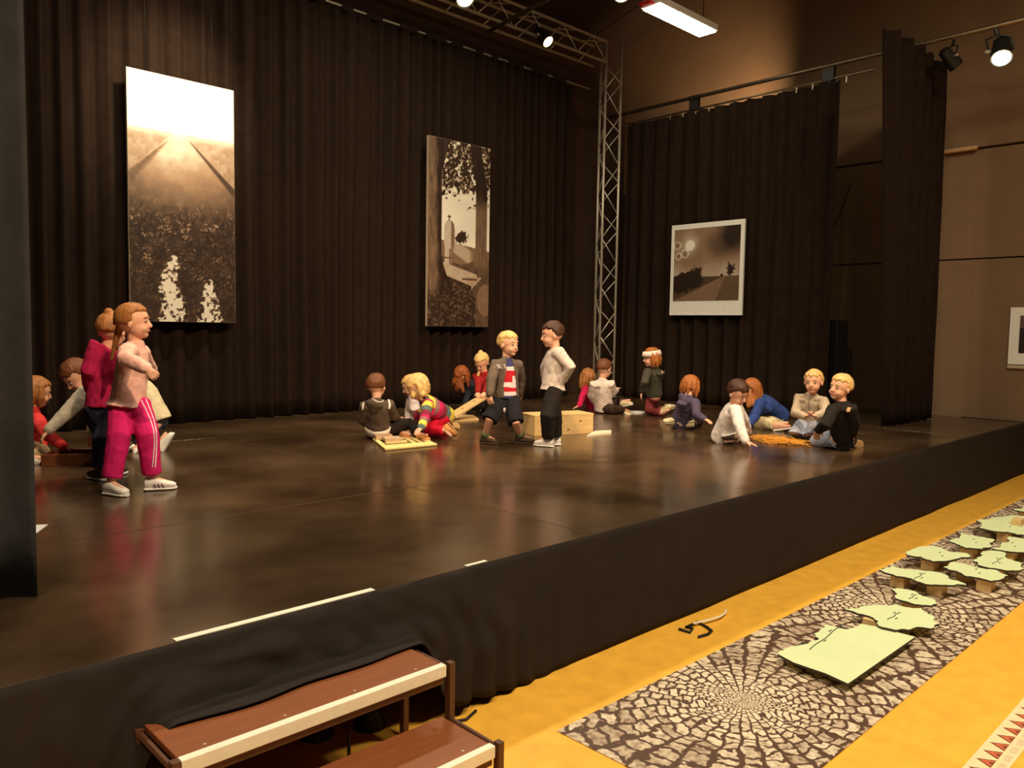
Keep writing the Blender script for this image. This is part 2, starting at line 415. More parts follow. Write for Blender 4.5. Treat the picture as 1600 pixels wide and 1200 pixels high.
# fluorescent fixture ---------------------------------------------------------
fx = empty('ceiling_tube_lamp', (8.57, 5.95, 5.5)); tag(fx, 'glowing rectangular fluorescent lamp hanging under the ceiling', 'ceiling lamp')
new_obj('housing', *box(-0.63, 0.63, -0.14, 0.14, 0.02, 0.10), WHITE, fx)
new_obj('diffuser', *box(-0.61, 0.61, -0.125, 0.125, 0.0, 0.022), material('lamp_diffuser_glow', (255, 240, 205), 0.4, 0.01, emit=13), fx)
for xx in (-0.5, 0.5): tube_obj('suspension_rod', [(xx, 0, 0.1), (xx, 0, 1.79)], 0.006, BLACKMETAL, fx, 6)
new_obj('red_end_cap', *box(-0.72, -0.63, -0.05, 0.10, 0.01, 0.05), material('red_plastic', (190, 30, 24), 0.4), fx)

# prints ----------------------------------------------------------------------
def fbm(x, y, s, seed=0, oct=5):
    x = np.asarray(x, float)*s+seed*17.3; y = np.asarray(y, float)*s+seed*9.1
    out = np.zeros_like(x); a = 0.5; tot = 0
    for o in range(oct):
        xi = np.floor(x).astype(np.int64); yi = np.floor(y).astype(np.int64); fx_ = x-xi; fy_ = y-yi
        def h(i, j):
            n = (i*374761393+j*668265263+o*1013904223+seed*69069) & 0xffffffff
            n = ((n ^ (n >> 13))*1274126177) & 0xffffffff
            return ((n ^ (n >> 16)) & 0xffff)/65535.0
        u = fx_*fx_*(3-2*fx_); v = fy_*fy_*(3-2*fy_)
        out += a*((h(xi, yi)*(1-u)+h(xi+1, yi)*u)*(1-v)+(h(xi, yi+1)*(1-u)+h(xi+1, yi+1)*u)*v)
        tot += a; a *= 0.5; x = x*2.03+3.1; y = y*2.03+1.7
    return out/tot
def sm(a, b, x): t = np.clip((x-a)/(b-a), 0, 1); return t*t*(3-2*t)
def mixf(a, b, k): return a*(1-k)+b*k
def poster1(u, v):
    asp = 2.28; Y = v*asp
    sky = 0.93+0.05*fbm(u, Y, 3, 1); img = sky.copy()
    hz = 0.775; g = v < hz
    d = np.clip((hz-v)/hz, 0, 1)                        # 0 at horizon
    base = 0.66-0.62*sm(0.0, 0.62, d)+0.16*(fbm(u, Y, 14, 2)-0.5)+0.12*np.exp(-((u-0.42)/0.25)**2)*np.exp(-(d/0.3)**2)
    lb = 0.42-1.75*d; lw = 0.02+0.42*d                   # dark verge on the left
    left = sm(0, 0.04, u-(lb-lw*0.3))*sm(0, 0.06, (lb+lw)-u)
    base = mixf(base, 0.2+0.25*fbm(u, Y, 30, 3), left*sm(0.02, 0.06, d)*(1-sm(0.3, 0.45, d)))
    rb = 0.50+1.62*d; rw = 0.02+0.30*d
    right = sm(-0.005, 0.02, u-(rb))*sm(0, 0.02, (rb+rw)-u)
    base = mixf(base, 0.13+0.12*fbm(u, Y, 30, 4), right*sm(0.01, 0.05, d))
    field = (u > rb+rw) | (u < lb-lw*0.3)
    base = np.where(field & (d < 0.4), 0.60-0.2*d+0.2*(fbm(u, Y, 26, 5)-0.5), base)
    clump = fbm(u, Y, 18, 6)
    fine = fbm(u, Y, 70, 9, 3)
    base += sm(0.30, 0.5, d)*(1-sm(0.72, 0.92, d))*(sm(0.50, 0.72, clump)*0.30*sm(0.35, 0.7, fine)+0.22*sm(0.62, 0.78, fine))
    base = np.maximum(base, 0.05+0.28*fbm(u, Y, 22, 7)*fine*1.3)
    p = fbm(u, Y, 44, 8)
    band = np.exp(-((u-0.37-0.03*np.sin(v*30))/(0.04+0.28*np.clip(0.27-v, 0, 1)))**2)*sm(0.29, 0.24, v)
    band2 = np.exp(-((u-0.74)/(0.03+0.45*np.clip(0.18-v, 0, 1)))**2)*sm(0.2, 0.15, v)
    pud = np.clip(band+band2, 0, 1)
    base = mixf(base, 0.86, sm(0.46, 0.56, p*0.8+pud*0.22)*sm(0.12, 0.3, pud))
    img = np.where(g, base, img)
    return mixf(img, 0.9, np.exp(-((v-hz)/0.02)**2)*0.5)
def poster2(u, v):
    Y = v*2.28
    sky = 0.86+0.1*fbm(u, Y, 3, 11); img = sky
    fol = fbm(u, Y, 26, 12); big = fbm(u, Y, 6, 13)
    thr = sm(0.62, 0.8, v)
    leaf = sm(0.5, 0.56, fol*0.6+big*0.25+thr*0.28-0.085)*sm(0.60, 0.68, v+0.10*(big-0.5)*2)
    img = mixf(img, 0.12+0.55*sm(0.55, 0.7, fbm(u, Y, 40, 14)), leaf)
    ground = v < 0.455-0.05*(u-0.4)
    img = np.where(ground, 0.40+0.12*(fbm(u, Y, 12, 15)-0.5), img)
    img = mixf(img, 0.66, ground*sm(0.02, 0.0, np.abs(v-0.42+0.22*(u-0.5))-0.03)*sm(0.3, 0.45, u)*sm(0.75, 0.65, u))
    tree = np.exp(-(((u-0.53)/0.11)**2+((v-0.488)/0.036)**2)); img = mixf(img, 0.14, sm(0.40, 0.52, tree+0.9*(fbm(u, Y, 40, 31)-0.5)))
    # mound and steps
    img = np.where((v < 0.36+0.02*np.sin(u*9)) & (v < 0.40), 0.24+0.2*(fbm(u, Y, 24, 16)-0.4), img)
    st1 = (v > 0.235+0.13*(u-0.3)*0-0.0) & (v < 0.345-0.10*(u-0.25)) & (u > 0.24+0.9*(0.34-v)) & (u < 0.80)
    img = np.where(st1, 0.66+0.08*(fbm(u, Y, 20, 17)-0.5), img)
    img = np.where((v > 0.19) & (v < 0.275) & (u > 0.62+0.9*(0.26-v)) & (u < 0.66+2.6*(v-0.19)), 0.60, img)
    img = np.where((np.abs(v-0.262+0.0*u) < 0.006) & (u > 0.55) & (u < 0.8), 0.25, img)
    img = np.where((((u-0.95)/0.15)**2+((v-0.15)/0.09)**2 < 1), 0.40+0.12*(fol-0.5), img)
    low = v < 0.22+0.12*np.abs(u-0.75)-0.05*(u > 0.7)
    img = np.where(low & (u < 0.78), 0.12+0.20*sm(0.5, 0.72, fbm(u, Y, 46, 18)), img)
    # monument
    mon = (np.abs(u-0.325) < 0.065) & (v > 0.335) & (v < 0.42); img = np.where(mon, 0.70-0.25*(u > 0.33), img)
    mon2 = (np.abs(u-0.335) < 0.085*np.sqrt(np.clip(1-((v-0.49)/0.085)**4, 0, 1))) & (v > 0.42) & (v < 0.575); img = np.where(mon2, 0.72-0.3*(u > 0.36)-0.08*(fol-0.5), img)
    img = np.where((np.abs(u-0.33) < 0.008) & (v > 0.57) & (v < 0.605) | ((np.abs(v-0.592) < 0.004) & (np.abs(u-0.33) < 0.03)), 0.25, img)
    img = np.where(mon & (np.abs(v-0.372) < 0.004), 0.3, img)
    # trunks
    le = 0.20+0.10*sm(0.8, 1.0, v)+0.20*sm(0.42, 0.16, v)**1.5
    trunk = sm(0.02, 0.0, u-le); bark = 0.33+0.34*(fbm(u*3, Y*0.6, 16, 19)-0.4)-0.26*sm(0.09, 0.17, u-0.03*sm(0.6, 0.3, v))
    img = mixf(img, bark, trunk*sm(0.13, 0.24, v+0.05*(fol-0.5)))
    c = 0.86-0.06*sm(0.75, 1.0, v)*1.8; wd = 0.085+0.05*sm(0.45, 0.3, v)
    rt = sm(0.02, 0.0, np.abs(u-c)-wd)*sm(0.30, 0.36, v)
    img = mixf(img, 0.36+0.2*(fbm(u*3, Y*0.6, 14, 20)-0.5)-0.26*sm(0.62, 0.75, v), rt)
    return img
def picture3(u, v):
    img = 0.50+0.22*(fbm(u, v, 3.2, 21)-0.5)+0.14*np.exp(-((v-0.35)/0.2)**2)
    img -= 0.42*sm(0.45, 0.1, np.hypot(u-1.0, v-1.0)) + 0.22*sm(0.28, 0.05, np.hypot((u-0.75)*0.8, v-0.76))
    img += 0.5*sm(0.085, 0.05, np.hypot(u-0.25, v-0.77))+0.25*np.exp(-(np.hypot(u-0.25, v-0.77)/0.14)**2)
    for cx, cy, r in ((0.05, 0.78, 0.05), (0.17, 0.66, 0.055), (0.07, 0.63, 0.045)):
        q = np.hypot(u-cx, v-cy); img += 0.22*np.exp(-((q-r)/0.012)**2); img -= 0.12*sm(r, 0.0, q)
    g = v < 0.335; img = np.where(g, 0.24-0.02*u, img)
    road = g & (u > 0.78-2.35*(0.335-v)) & (u < 0.80-0.42*(0.335-v)); img = np.where(road, 0.42+0.1*(fbm(u, v, 14, 22)-0.5), img)
    img = np.where(g & (u >= 0.80-0.42*(0.335-v)), 0.30+0.08*(fbm(u, v, 30, 23)-0.5), img)
    n = fbm(u, v, 22, 24)
    def blob_(cx, cy, rx, ry): return np.exp(-(((u-cx)/rx)**2+((v-cy)/ry)**2))
    bush = np.clip(blob_(0.36, 0.38, 0.09, 0.09)+blob_(0.16, 0.32, 0.13, 0.09)+blob_(0.3, 0.26, 0.2, 0.08)+blob_(0.08, 0.2, 0.16, 0.11), 0, 2)
    img = mixf(img, 0.05+0.08*n, sm(0.42, 0.55, bush+1.1*(fbm(u, v, 34, 25)-0.5)))
    tr = np.clip(blob_(0.87, 0.41, 0.055, 0.10), 0, 1); img = mixf(img, 0.05, sm(0.4, 0.5, tr+1.1*(fbm(u, v, 36, 26)-0.5)))
    img = mixf(img, 0.07, sm(0.4, 0.5, blob_(0.745, 0.345, 0.025, 0.02)))
    return img
def sepia(b):
    b = np.clip((b-0.10)*1.18, 0, 1); t = b[..., None]
    dark = np.array([0.026, 0.013, 0.008]); mid = np.array([0.29, 0.175, 0.105]); hi = np.array([0.86, 0.80, 0.66])
    return np.where(t < 0.5, dark+(mid-dark)*(t/0.5)**1.3, mid+(hi-mid)*((t-0.5)/0.5)**1.2)
def attr_mat():
    m = bpy.data.materials.new('photo_print'); m.use_nodes = True; nt = m.node_tree; b = nt.nodes['Principled BSDF']
    a = nt.nodes.new('ShaderNodeVertexColor'); a.layer_name = 'print'
    nt.links.new(a.outputs['Color'], b.inputs['Base Color']); b.inputs['Roughness'].default_value = 0.5; b.inputs['Specular IOR Level'].default_value = 0.25
    return m
PRINT = attr_mat()
def print_panel(parent, fn, nu, nv, origin, ux, vz, name='photo_print'):
    us = np.linspace(0, 1, nu+1); vs = np.linspace(0, 1, nv+1); U, Vv = np.meshgrid(us, vs)
    col = sepia(fn(U, Vv)).reshape(-1, 3)
    P = np.asarray(origin)[None]+U.reshape(-1, 1)*np.asarray(ux)[None]+Vv.reshape(-1, 1)*np.asarray(vz)[None]
    i = np.arange(nu)[None]+np.arange(nv)[:, None]*(nu+1); i = i.ravel()
    o = new_obj(name, P, np.stack([i, i+1, i+nu+2, i+nu+1], 1), PRINT, parent)
    ca = o.data.color_attributes.new('print', 'FLOAT_COLOR', 'POINT')
    ca.data.foreach_set('color', np.concatenate([col, np.ones((len(col), 1))], 1).astype(np.float32).ravel())
    return o
EDGE = material('print_panel_edge', (190, 170, 140), 0.6, 0.05)
for x0, fn, lab in ((2.70, poster1, 'tall sepia print of a rutted field road with bright sky'), (6.32, poster2, 'tall sepia print of a stone shrine between two tree trunks')):
    t = empty('hanging_print', (x0, 8.14, 1.655)); tag(t, lab+' hanging on the back curtain', 'print')
    new_obj('backing_board', *box(0, 1.06, 0.0, 0.035, 0, 2.41), EDGE, t)
    print_panel(t, fn, 170, 380, (0.002, -0.002, 0.002), (1.056, 0, 0), (0, 0, 2.406))
    for xx in (0.2, 0.86): tube_obj('hanging_wire', [(xx, 0.03, 2.40), (xx, 0.10, 3.70)], 0.002, BLACKMETAL, t, 5)
t = empty('hanging_print', (9.72, 5.62, 1.87)); tag(t, 'square sepia landscape print with white border hanging on the side curtain', 'print')
new_obj('backing_board', *box(0, 0.03, 0, 1.17, 0, 1.29), WHITE, t)
print_panel(t, picture3, 130, 140, (-0.002, 1.17-0.055, 0.20), (0, -1.06, 0), (0, 0, 1.02))
for yy in (0.3, 0.9): tube_obj('hanging_wire', [(0.02, yy, 1.28), (0.06, yy, 2.9)], 0.002, BLACKMETAL, t, 5)
t = empty('framed_print', (11.27, 1.75, 1.30)); tag(t, 'white framed dark print hanging on the brown-grey wall', 'print')
new_obj('frame_board', *box(0, 0.03, 0, 1.08, 0, 0.70), WHITE, t)
new_obj('photo_print', *box(-0.003, 0.0, 0.1, 0.97, 0.14, 0.60), material('dark_print', (96, 70, 66), 0.6, 0.5, 5), t)
new_obj('dark_motif', *box(-0.005, -0.003, 0.1, 0.97, 0.14, 0.45), material('dark_print_lower', (40, 28, 26), 0.6, 0.3, 9), t)
new_obj('bottom_rail', *box(-0.005, 0.03, 0, 1.08, -0.05, -0.01), EDGE, t)

# loudspeaker behind the side curtain, wall box, conduit
t = empty('loudspeaker', (10.25, 4.62, SZ)); tag(t, 'tall black loudspeaker standing behind the side curtain edge', 'loudspeaker')
bbox_obj('cabinet', (-0.14, 0.16, -0.15, 0.2, 0.02, 1.22), BLACKMETAL, t, 0.012)
new_obj('grille', *box(-0.13, 0.15, -0.162, -0.15, 0.12, 1.18), material('speaker_grille', (34, 32, 30), 0.8, 0.4, 300), t)
for xx in (-0.11, 0.11): new_obj('rubber_foot', *box(xx-0.02, xx+0.02, -0.1, 0.15, 0, 0.02), BLACKMETAL, t)
t = empty('wall_box', (9.80, 8.86, 2.78)); tag(t, 'small black box fixed on the wall beside the truss tower', 'wall box')
bbox_obj('case', (-0.06, 0.06, -0.02, 0.04, -0.07, 0.09), BLACKMETAL, t, 0.01); new_obj('cover', *box(-0.05, 0.05, -0.028, -0.02, -0.06, 0.08), DARKEDGE, t)
q = onx(1496, 237, 11.2); tag(new_obj('wall_conduit', *tube([(0, 0.18, 0), (0, 0, 0), (0, -0.2, 0.002)], 0.03, 8, True), material('pale_conduit', (190, 150, 110), 0.5), smooth=True, loc=(11.22, q[1], 4.0)), 'short pale conduit on the ledge of the brown-grey wall', 'conduit')
qa, qb = onx(1325, 300, 11.2), onx(1290, 385, 11.2)
tag(new_obj('hanging_cable', *tube([(0, 0, 0), (0, 0.12, -0.35), (0, 0.3, -0.75)], 0.009, 6, True), BLACKMETAL, smooth=True, loc=(11.291, qa[1], qa[2]+0.12)), 'thin dark cable hanging on the wall beside the side curtain', 'cable')

# steps -------------------------------------------------------------------------
t = empty('stage_steps', (1.34, 2.2, 0)); tag(t, 'brown two-tread steps with white nosings at the stage front', 'steps')
STEPFR = material('brown_steel_frame', (92, 56, 36), 0.45, 0.1, 12)
for z, y0, y1 in ((0.40, 2.215, 2.52), (0.20, 1.945, 2.235)):
    tr = bbox_obj('tread', (-0.49, 0.48, y0-2.2, y1-2.2, z-0.022, z), BROWNWOOD, t, 0.003)
    bbox_obj('nosing', (-0.49, 0.48, y0-2.2-0.006, y0-2.2+0.024, z-0.04, z+0.004), CREAM, tr, 0.002)
    bbox_obj('front_rail', (-0.48, 0.475, y0-2.2+0.004, y0-2.2+0.03, z-0.068, z-0.04), STEPFR, tr)
    for xx in (-0.4, -0.14, 0.12, 0.38):
        new_obj('screw', *tube([(xx, y0-2.2+0.05, z-0.002), (xx, y0-2.2+0.05, z+0.001)], 0.005, 8, False), STEEL, tr)
for sx in (-1, 1):
    xx = 0.498 if sx > 0 else -0.515
    for y, z in ((2.215, 0.405), (1.945, 0.205), (2.5, 0.39)):
        bbox_obj('post', (xx-0.002, xx+0.022, y-2.2-0.008, y-2.2+0.020, 0, z), STEPFR, t)
    new_obj('side_rail', *tube([(xx+0.01, 1.955-2.2, 0.18), (xx+0.01, 2.24-2.2, 0.185)], 0.011, 6, False), STEPFR, t)
    new_obj('side_rail', *tube([(xx+0.01, 2.22-2.2, 0.375), (xx+0.01, 2.5-2.2, 0.375)], 0.011, 6, False), STEPFR, t)
    new_obj('bolt', *tube([(xx-0.02, 2.26-2.2, 0.33), (xx-0.006, 2.26-2.2, 0.33)], 0.012, 8, True), STEEL, t)
# black stage legs showing under the top tread
for x, y in ((1.60, 2.76), (1.80, 2.68)):
    t = empty('stage_leg', (x-5, y-5.5, 0)); t.parent = st
    new_obj('leg_post', *tube([(0, 0, 0.01), (0, 0, 0.46)], 0.03, 10, False), BLACKMETAL, t)
    new_obj('base_plate', *loft([((0, 0, 0), (0.07, 0, 0), (0, 0.07, 0)), ((0, 0, 0.015), (0.065, 0, 0), (0, 0.065, 0)), ((0, 0, 0.09), (0.032, 0, 0), (0, 0.032, 0))], 12), BLACKMETAL, t)
    new_obj('diagonal_brace', *tube([(0, 0, 0.14), (-0.2, 0.02, 0.42)], 0.014, 8, False), BLACKMETAL, t)
    new_obj('clamp', *box(-0.035, 0.035, -0.05, -0.028, 0.2, 0.27), STEEL, t)
tag(new_obj('hanging_strap', *join([tube([(0, 0, 0), (0, 0.003, -0.13)], 0.006, 6, False), tube([(0, 0.003, -0.13), (-0.02, 0.0, -0.20)], 0.004, 6, False), tube([(0, 0.003, -0.13), (0.022, 0.0, -0.20)], 0.004, 6, False)]), BLACKCLOTH, loc=(1.43, 2.25, 0.328)), 'thin black strap hanging below the upper tread', 'strap')

# tapes and papers on the stage -------------------------------------------------
def flat(name, pts, z, th, mat, label, cat, parent=None):
    pts = [np.asarray(p, float)[:2] for p in pts]; c = sum(pts)/len(pts); n = len(pts)
    V = [(p[0]-c[0], p[1]-c[1], 0) for p in pts]+[(p[0]-c[0], p[1]-c[1], th) for p in pts]
    F = [tuple(range(n))[::-1], tuple(range(n, 2*n))]+[(i, (i+1) % n, n+(i+1) % n, n+i) for i in range(n)]
    o = new_obj(name, V, F, mat, loc=(c[0], c[1], z))
    return tag(o, label, cat) if label else o
flat('edge_tape', [(0.985, 2.592), (1.765, 2.592), (1.765, 2.622), (0.985, 2.622)], SZ+0.0006, 0.003, CREAM, 'long white tape strip on the stage edge above the steps', 'tape')
flat('edge_tape', [(2.245, 2.592), (2.365, 2.592), (2.365, 2.61), (2.245, 2.61)], SZ+0.0006, 0.003, CREAM, 'short white tape strip on the stage edge', 'tape')
flat('paper_sheet', [onz(75, 820, SZ), onz(48, 840, SZ), (0.75, 4.45), (0.86, 4.68)], SZ+0.0006, 0.002, WHITE, 'white paper lying on the stage beside the blue-black curtain leg', 'paper')
t_ = flat('paper_plate', [(8.1+0.14*math.cos(a*math.pi/10), 6.13+0.14*math.sin(a*math.pi/10)) for a in range(20)], SZ+0.001, 0.012, WHITE, 'round white disc on the stage next to the kneeling child in burgundy trousers', 'disc')

# cobble print mat ----------------------------------------------------------------
def cobble():
    m = bpy.data.materials.new('cobble_photo_print'); m.use_nodes = True; nt = m.node_tree; b = nt.nodes['Principled BSDF']
    L = nt.links.new; N = nt.nodes.new
    def mth(op, a, b_=None, c_=None):
        n = N('ShaderNodeMath'); n.operation = op
        for k, v in enumerate((a, b_, c_)):
            if v is None: continue
            if isinstance(v, (int, float)): n.inputs[k].default_value = v
            else: L(v, n.inputs[k])
        return n.outputs[0]
    tc = N('ShaderNodeTexCoord'); sp = N('ShaderNodeSeparateXYZ'); L(tc.outputs['Object'], sp.inputs[0])
    nz = N('ShaderNodeTexNoise'); nz.inputs['Scale'].default_value = 9; L(tc.outputs['Object'], nz.inputs['Vector'])
    wob = mth('MULTIPLY', mth('SUBTRACT', nz.outputs['Fac'], 0.5), 0.10)
    # the photograph repeats every 1.55 m along the mat, its vanishing point on the mat's axis
    px = mth('SUBTRACT', mth('MODULO', mth('ADD', sp.outputs['X'], wob), 1.7), 0.80)
    py = mth('ADD', mth('SUBTRACT', sp.outputs['Y'], 0.48), wob)
    r = mth('SQRT', mth('ADD', mth('MULTIPLY', px, px), mth('MULTIPLY', mth('MULTIPLY', py, py), 1.2)))
    lr = mth('MULTIPLY', mth('LOGARITHM', mth('ADD', r, 0.24), 2.718), 11.5)
    an = mth('MULTIPLY', mth('ARCTAN2', py, px), 34/(2*math.pi))
    n4 = N('ShaderNodeTexNoise'); n4.inputs['Scale'].default_value = 16; L(tc.outputs['Object'], n4.inputs['Vector'])
    s4 = N('ShaderNodeSeparateColor'); L(n4.outputs['Color'], s4.inputs[0])
    cb_ = N('ShaderNodeCombineXYZ'); L(mth('ADD', lr, mth('MULTIPLY', s4.outputs[1], 0.8)), cb_.inputs[0]); L(mth('ADD', an, mth('MULTIPLY', s4.outputs[0], 0.55)), cb_.inputs[1])
    br = N('ShaderNodeTexBrick'); L(cb_.outputs[0], br.inputs['Vector'])
    for k_, v_ in (('Scale', 1.0), ('Mortar Size', 0.19), ('Mortar Smooth', 0.9), ('Bias', 0.0), ('Brick Width', 0.95), ('Row Height', 1.0)): br.inputs[k_].default_value = v_
    br.inputs['Color1'].default_value = (0.2, 0.2, 0.2, 1); br.inputs['Color2'].default_value = (1, 1, 1, 1); br.inputs['Mortar'].default_value = (0.5, 0.5, 0.5, 1)
    n2 = N('ShaderNodeTexNoise'); n2.inputs['Scale'].default_value = 34; n2.inputs['Detail'].default_value = 5; L(tc.outputs['Object'], n2.inputs['Vector'])
    e = N('ShaderNodeMapRange'); e.interpolation_type = 'SMOOTHSTEP'; e.inputs['From Min'].default_value = 0.10; e.inputs['From Max'].default_value = 0.62
    L(mth('ADD', mth('SUBTRACT', 1.0, br.outputs['Fac']), mth('MULTIPLY', mth('SUBTRACT', n2.outputs['Fac'], 0.62), 1.9)), e.inputs['Value'])
    sepc = N('ShaderNodeSeparateColor'); L(br.outputs['Color'], sepc.inputs[0])
    tone = mth('ADD', mth('MULTIPLY', sepc.outputs[0], 0.30), mth('MULTIPLY', n2.outputs['Fac'], 0.75))
    near = N('ShaderNodeMapRange'); near.inputs['From Min'].default_value = 0.0; near.inputs['From Max'].default_value = 0.5; near.inputs['To Min'].default_value = 0.30; near.inputs['To Max'].default_value = 0.0  # lightens the centre: the mat's sheen, painted into the print colour
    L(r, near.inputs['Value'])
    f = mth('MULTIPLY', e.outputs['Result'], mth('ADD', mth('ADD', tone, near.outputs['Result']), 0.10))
    ra = N('ShaderNodeValToRGB'); el = ra.color_ramp.elements
    el[0].position = 0.0; el[0].color = (0.10, 0.05, 0.03, 1); el[1].position = 0.85; el[1].color = (0.86, 0.70, 0.50, 1)
    k = el.new(0.45); k.color = (0.30, 0.19, 0.125, 1)
    L(f, ra.inputs['Fac']); L(ra.outputs['Color'], b.inputs['Base Color']); b.inputs['Roughness'].default_value = 0.45
    return m
MX0, MY0, MY1 = 2.34, 1.26, 2.125
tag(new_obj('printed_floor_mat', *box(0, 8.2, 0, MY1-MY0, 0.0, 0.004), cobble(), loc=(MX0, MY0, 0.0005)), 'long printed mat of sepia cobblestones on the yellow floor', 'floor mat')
# strip with printed red triangles
def strip():
    m = bpy.data.materials.new('paper_strip'); m = material('cream_paper', (240, 216, 166), 0.6, 0.04)
    t = empty('paper_strip', (2.9, 0.77, 0.0005)); tag(t, 'cream paper strip printed with a row of red triangles', 'paper strip')
    new_obj('paper', *box(0, 2.2, 0, 0.125, 0, 0.002), m, t)
    RED = material('red_print', (206, 104, 66), 0.6, 0.1); BR = material('brown_print', (120, 60, 36), 0.6, 0.1); GR = material('grey_print', (220, 196, 156), 0.6, 0.1)
    proto = None
    for k in range(24):
        x = 0.02+k*0.089
        if proto is None:
            V = [(0, .05, 0), (.076, .05, 0), (.038, .112, 0), (.010, .052, .0004), (.066, .052, .0004), (.038, .100, .0004), (.026, .052, .0008), (.05, .052, .0008), (.040, .07, .0008)]
            proto = new_obj('printed_triangle', V, [(0, 1, 2), (3, 4, 5), (6, 7, 8)], BR, t, loc=(x, 0, 0.0022))
            proto.data.materials.append(RED); proto.data.polygons[1].material_index = 1
            pl = new_obj('printed_line', *box(0.008, 0.068, 0.012, 0.036, 0, 0.0003), GR, t, loc=(x, 0, 0.0022))
        else:
            for q in (proto, pl):
                c = q.copy(); COL.objects.link(c); c.parent = t; c.location = (x, 0, 0.0022)
strip()

# mint relief boards -------------------------------------------------------------
BO = [
 (0.055, [(1216,1022),(1235,1010),(1262,1006),(1280,998),(1272,990),(1290,976),(1320,983),(1345,975),(1365,978),(1430,995),(1325,1068),(1290,1052),(1240,1035)], 'largest mint relief board with straight front corner'),
 (0.07, [(1318,951),(1345,948),(1370,945),(1400,944),(1440,950),(1458,962),(1468,975),(1455,982),(1430,980),(1400,984),(1372,977),(1365,965),(1340,958)], 'jagged mint board touching the back of the largest board'),
 (0.09, [(1392,920),(1410,920),(1430,924),(1445,932),(1462,938),(1455,946),(1430,944),(1410,938),(1400,935)], 'smallest mint board on a single low wooden block'),
 (0.095, [(1373,890),(1395,884),(1415,890),(1440,891),(1470,895),(1485,905),(1510,914),(1480,914),(1460,913),(1445,912),(1425,904),(1400,900),(1385,895)], 'long thin mint board raised on two tall pale wooden blocks'),
 (0.095, [(1474,886),(1492,877),(1505,880),(1530,887),(1555,890),(1575,899),(1570,902),(1550,908),(1535,904),(1510,900),(1497,893)], 'narrow mint board lying beside the long thin one'),
 (0.095, [(1418,867),(1430,857),(1460,853),(1485,862),(1510,864),(1518,870),(1495,873),(1480,876),(1458,877),(1440,870)], 'mint board by the stage-side edge of the mat behind the long thin one'),
 (0.095, [(1520,876),(1532,870),(1545,860),(1570,863),(1575,873),(1600,880),(1600,888),(1572,891),(1545,887),(1530,883)], 'broad mint board behind the narrow one'),
 (0.095, [(1481,845),(1500,833),(1520,836),(1545,841),(1553,842),(1545,848),(1535,858),(1510,856),(1495,850)], 'mint board on the stage side between two broader boards'),
 (0.095, [(1550,857),(1563,848),(1577,838),(1590,840),(1612,845),(1612,862),(1580,862),(1560,859)], 'mint board with a notched side behind the broad one'),
 (0.095, [(1530,824),(1555,808),(1575,806),(1600,806),(1615,812),(1615,836),(1590,835),(1575,831),(1545,828)], 'far mint board with a block lying on top'),
 (0.095, [(1585,797),(1600,790),(1618,792),(1618,800),(1597,799)], 'farthest small mint board near the end of the mat')]
def jag(P, amt, lev=2):
    for _ in range(lev):
        Q = []
        for i in range(len(P)):
            a, b = P[i], P[(i+1) % len(P)]; d = b-a; n = np.array([-d[1], d[0]])
            Q.append(a); Q.append((a+b)/2+n*random.uniform(-amt, amt))
        P = Q
    return P
from mathutils.geometry import tessellate_polygon
for bi, (zt, px, lab) in enumerate(BO):
    P = [onz(x, y, zt)[:2] for x, y in px]
    if bi == 0: P = jag(P[:9], 0.13, 3)[:65]+P[9:]
    else: P = jag(P, 0.17, 3)
    c = sum(P)/len(P); n = len(P)
    t = empty('relief_board', (c[0], c[1], 0)); tag(t, lab, 'relief board')
    L2 = [p-c for p in P]
    tri = tessellate_polygon([[Vector((p[0], p[1], 0)) for p in L2]])
    V = [(p[0], p[1], zt) for p in L2]+[(p[0], p[1], zt-0.012) for p in L2]
    F = []
    for a in tri:
        A, B, C3 = (Vector(V[i]) for i in a)
        if (B-A).cross(C3-A).z < 0: a = a[::-1]
        F.append(tuple(a)); F.append(tuple(i+n for i in a[::-1]))
    area2 = sum(L2[i][0]*L2[(i+1) % n][1]-L2[(i+1) % n][0]*L2[i][1] for i in range(n))
    for i in range(n):
        j = (i+1) % n; F.append((n+i, n+j, j, i) if area2 > 0 else (i, j, n+j, n+i))
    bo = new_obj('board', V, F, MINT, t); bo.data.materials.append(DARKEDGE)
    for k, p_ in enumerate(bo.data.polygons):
        if abs(p_.normal.z) < 0.5: p_.material_index = 1  # board sides painted dark, standing in for the shade on them
    # supports
    pts = np.array(L2); ext = pts.max(0)-pts.min(0)
    sup = [(-0.25, 0), (0.27, 0.02)] if bi not in (2, 10) else [(0, 0)]
    e = np.linalg.eigh(np.cov(pts.T))[1][:, 1]; half = np.abs(pts@e).max(); th_ = math.atan2(e[1], e[0])
    for s_, o_ in sup:
        q = e*half*2*s_*0.8; w_ = 0.06
        ang = 0
        bb = bbox_obj('support_block', (-w_, w_, -w_*0.7, w_*0.7, 0.0045, zt-0.012), WOOD if bi else DARKEDGE, t, 0.002)
        bb.location = (q[0], q[1], 0)
    # route line and little marks printed on top
    y0 = 0.02
    ln = [(-half*0.55*e[0]*0+(k-4)*0.045*min(1, half*2), 0.004*math.sin(k*1.3), zt+0.0012) for k in range(9)]
    if bi < 4 or bi == 6: new_obj('route_line', *tube(ln if bi else [(x_*1.5, yy_-0.03+0.12*(x_+0.2), zz_) for x_, yy_, zz_ in ln], 0.0025, 5, False), INK, t)
    for k in range(2):
        xx, yy = (-0.08+0.16*k)*min(1, half*2.2), -0.045+0.07*k
        new_obj('printed_mark', *box(xx, xx+0.035, yy*0.6, yy*0.6+0.007, zt, zt+0.0008), INK, t)
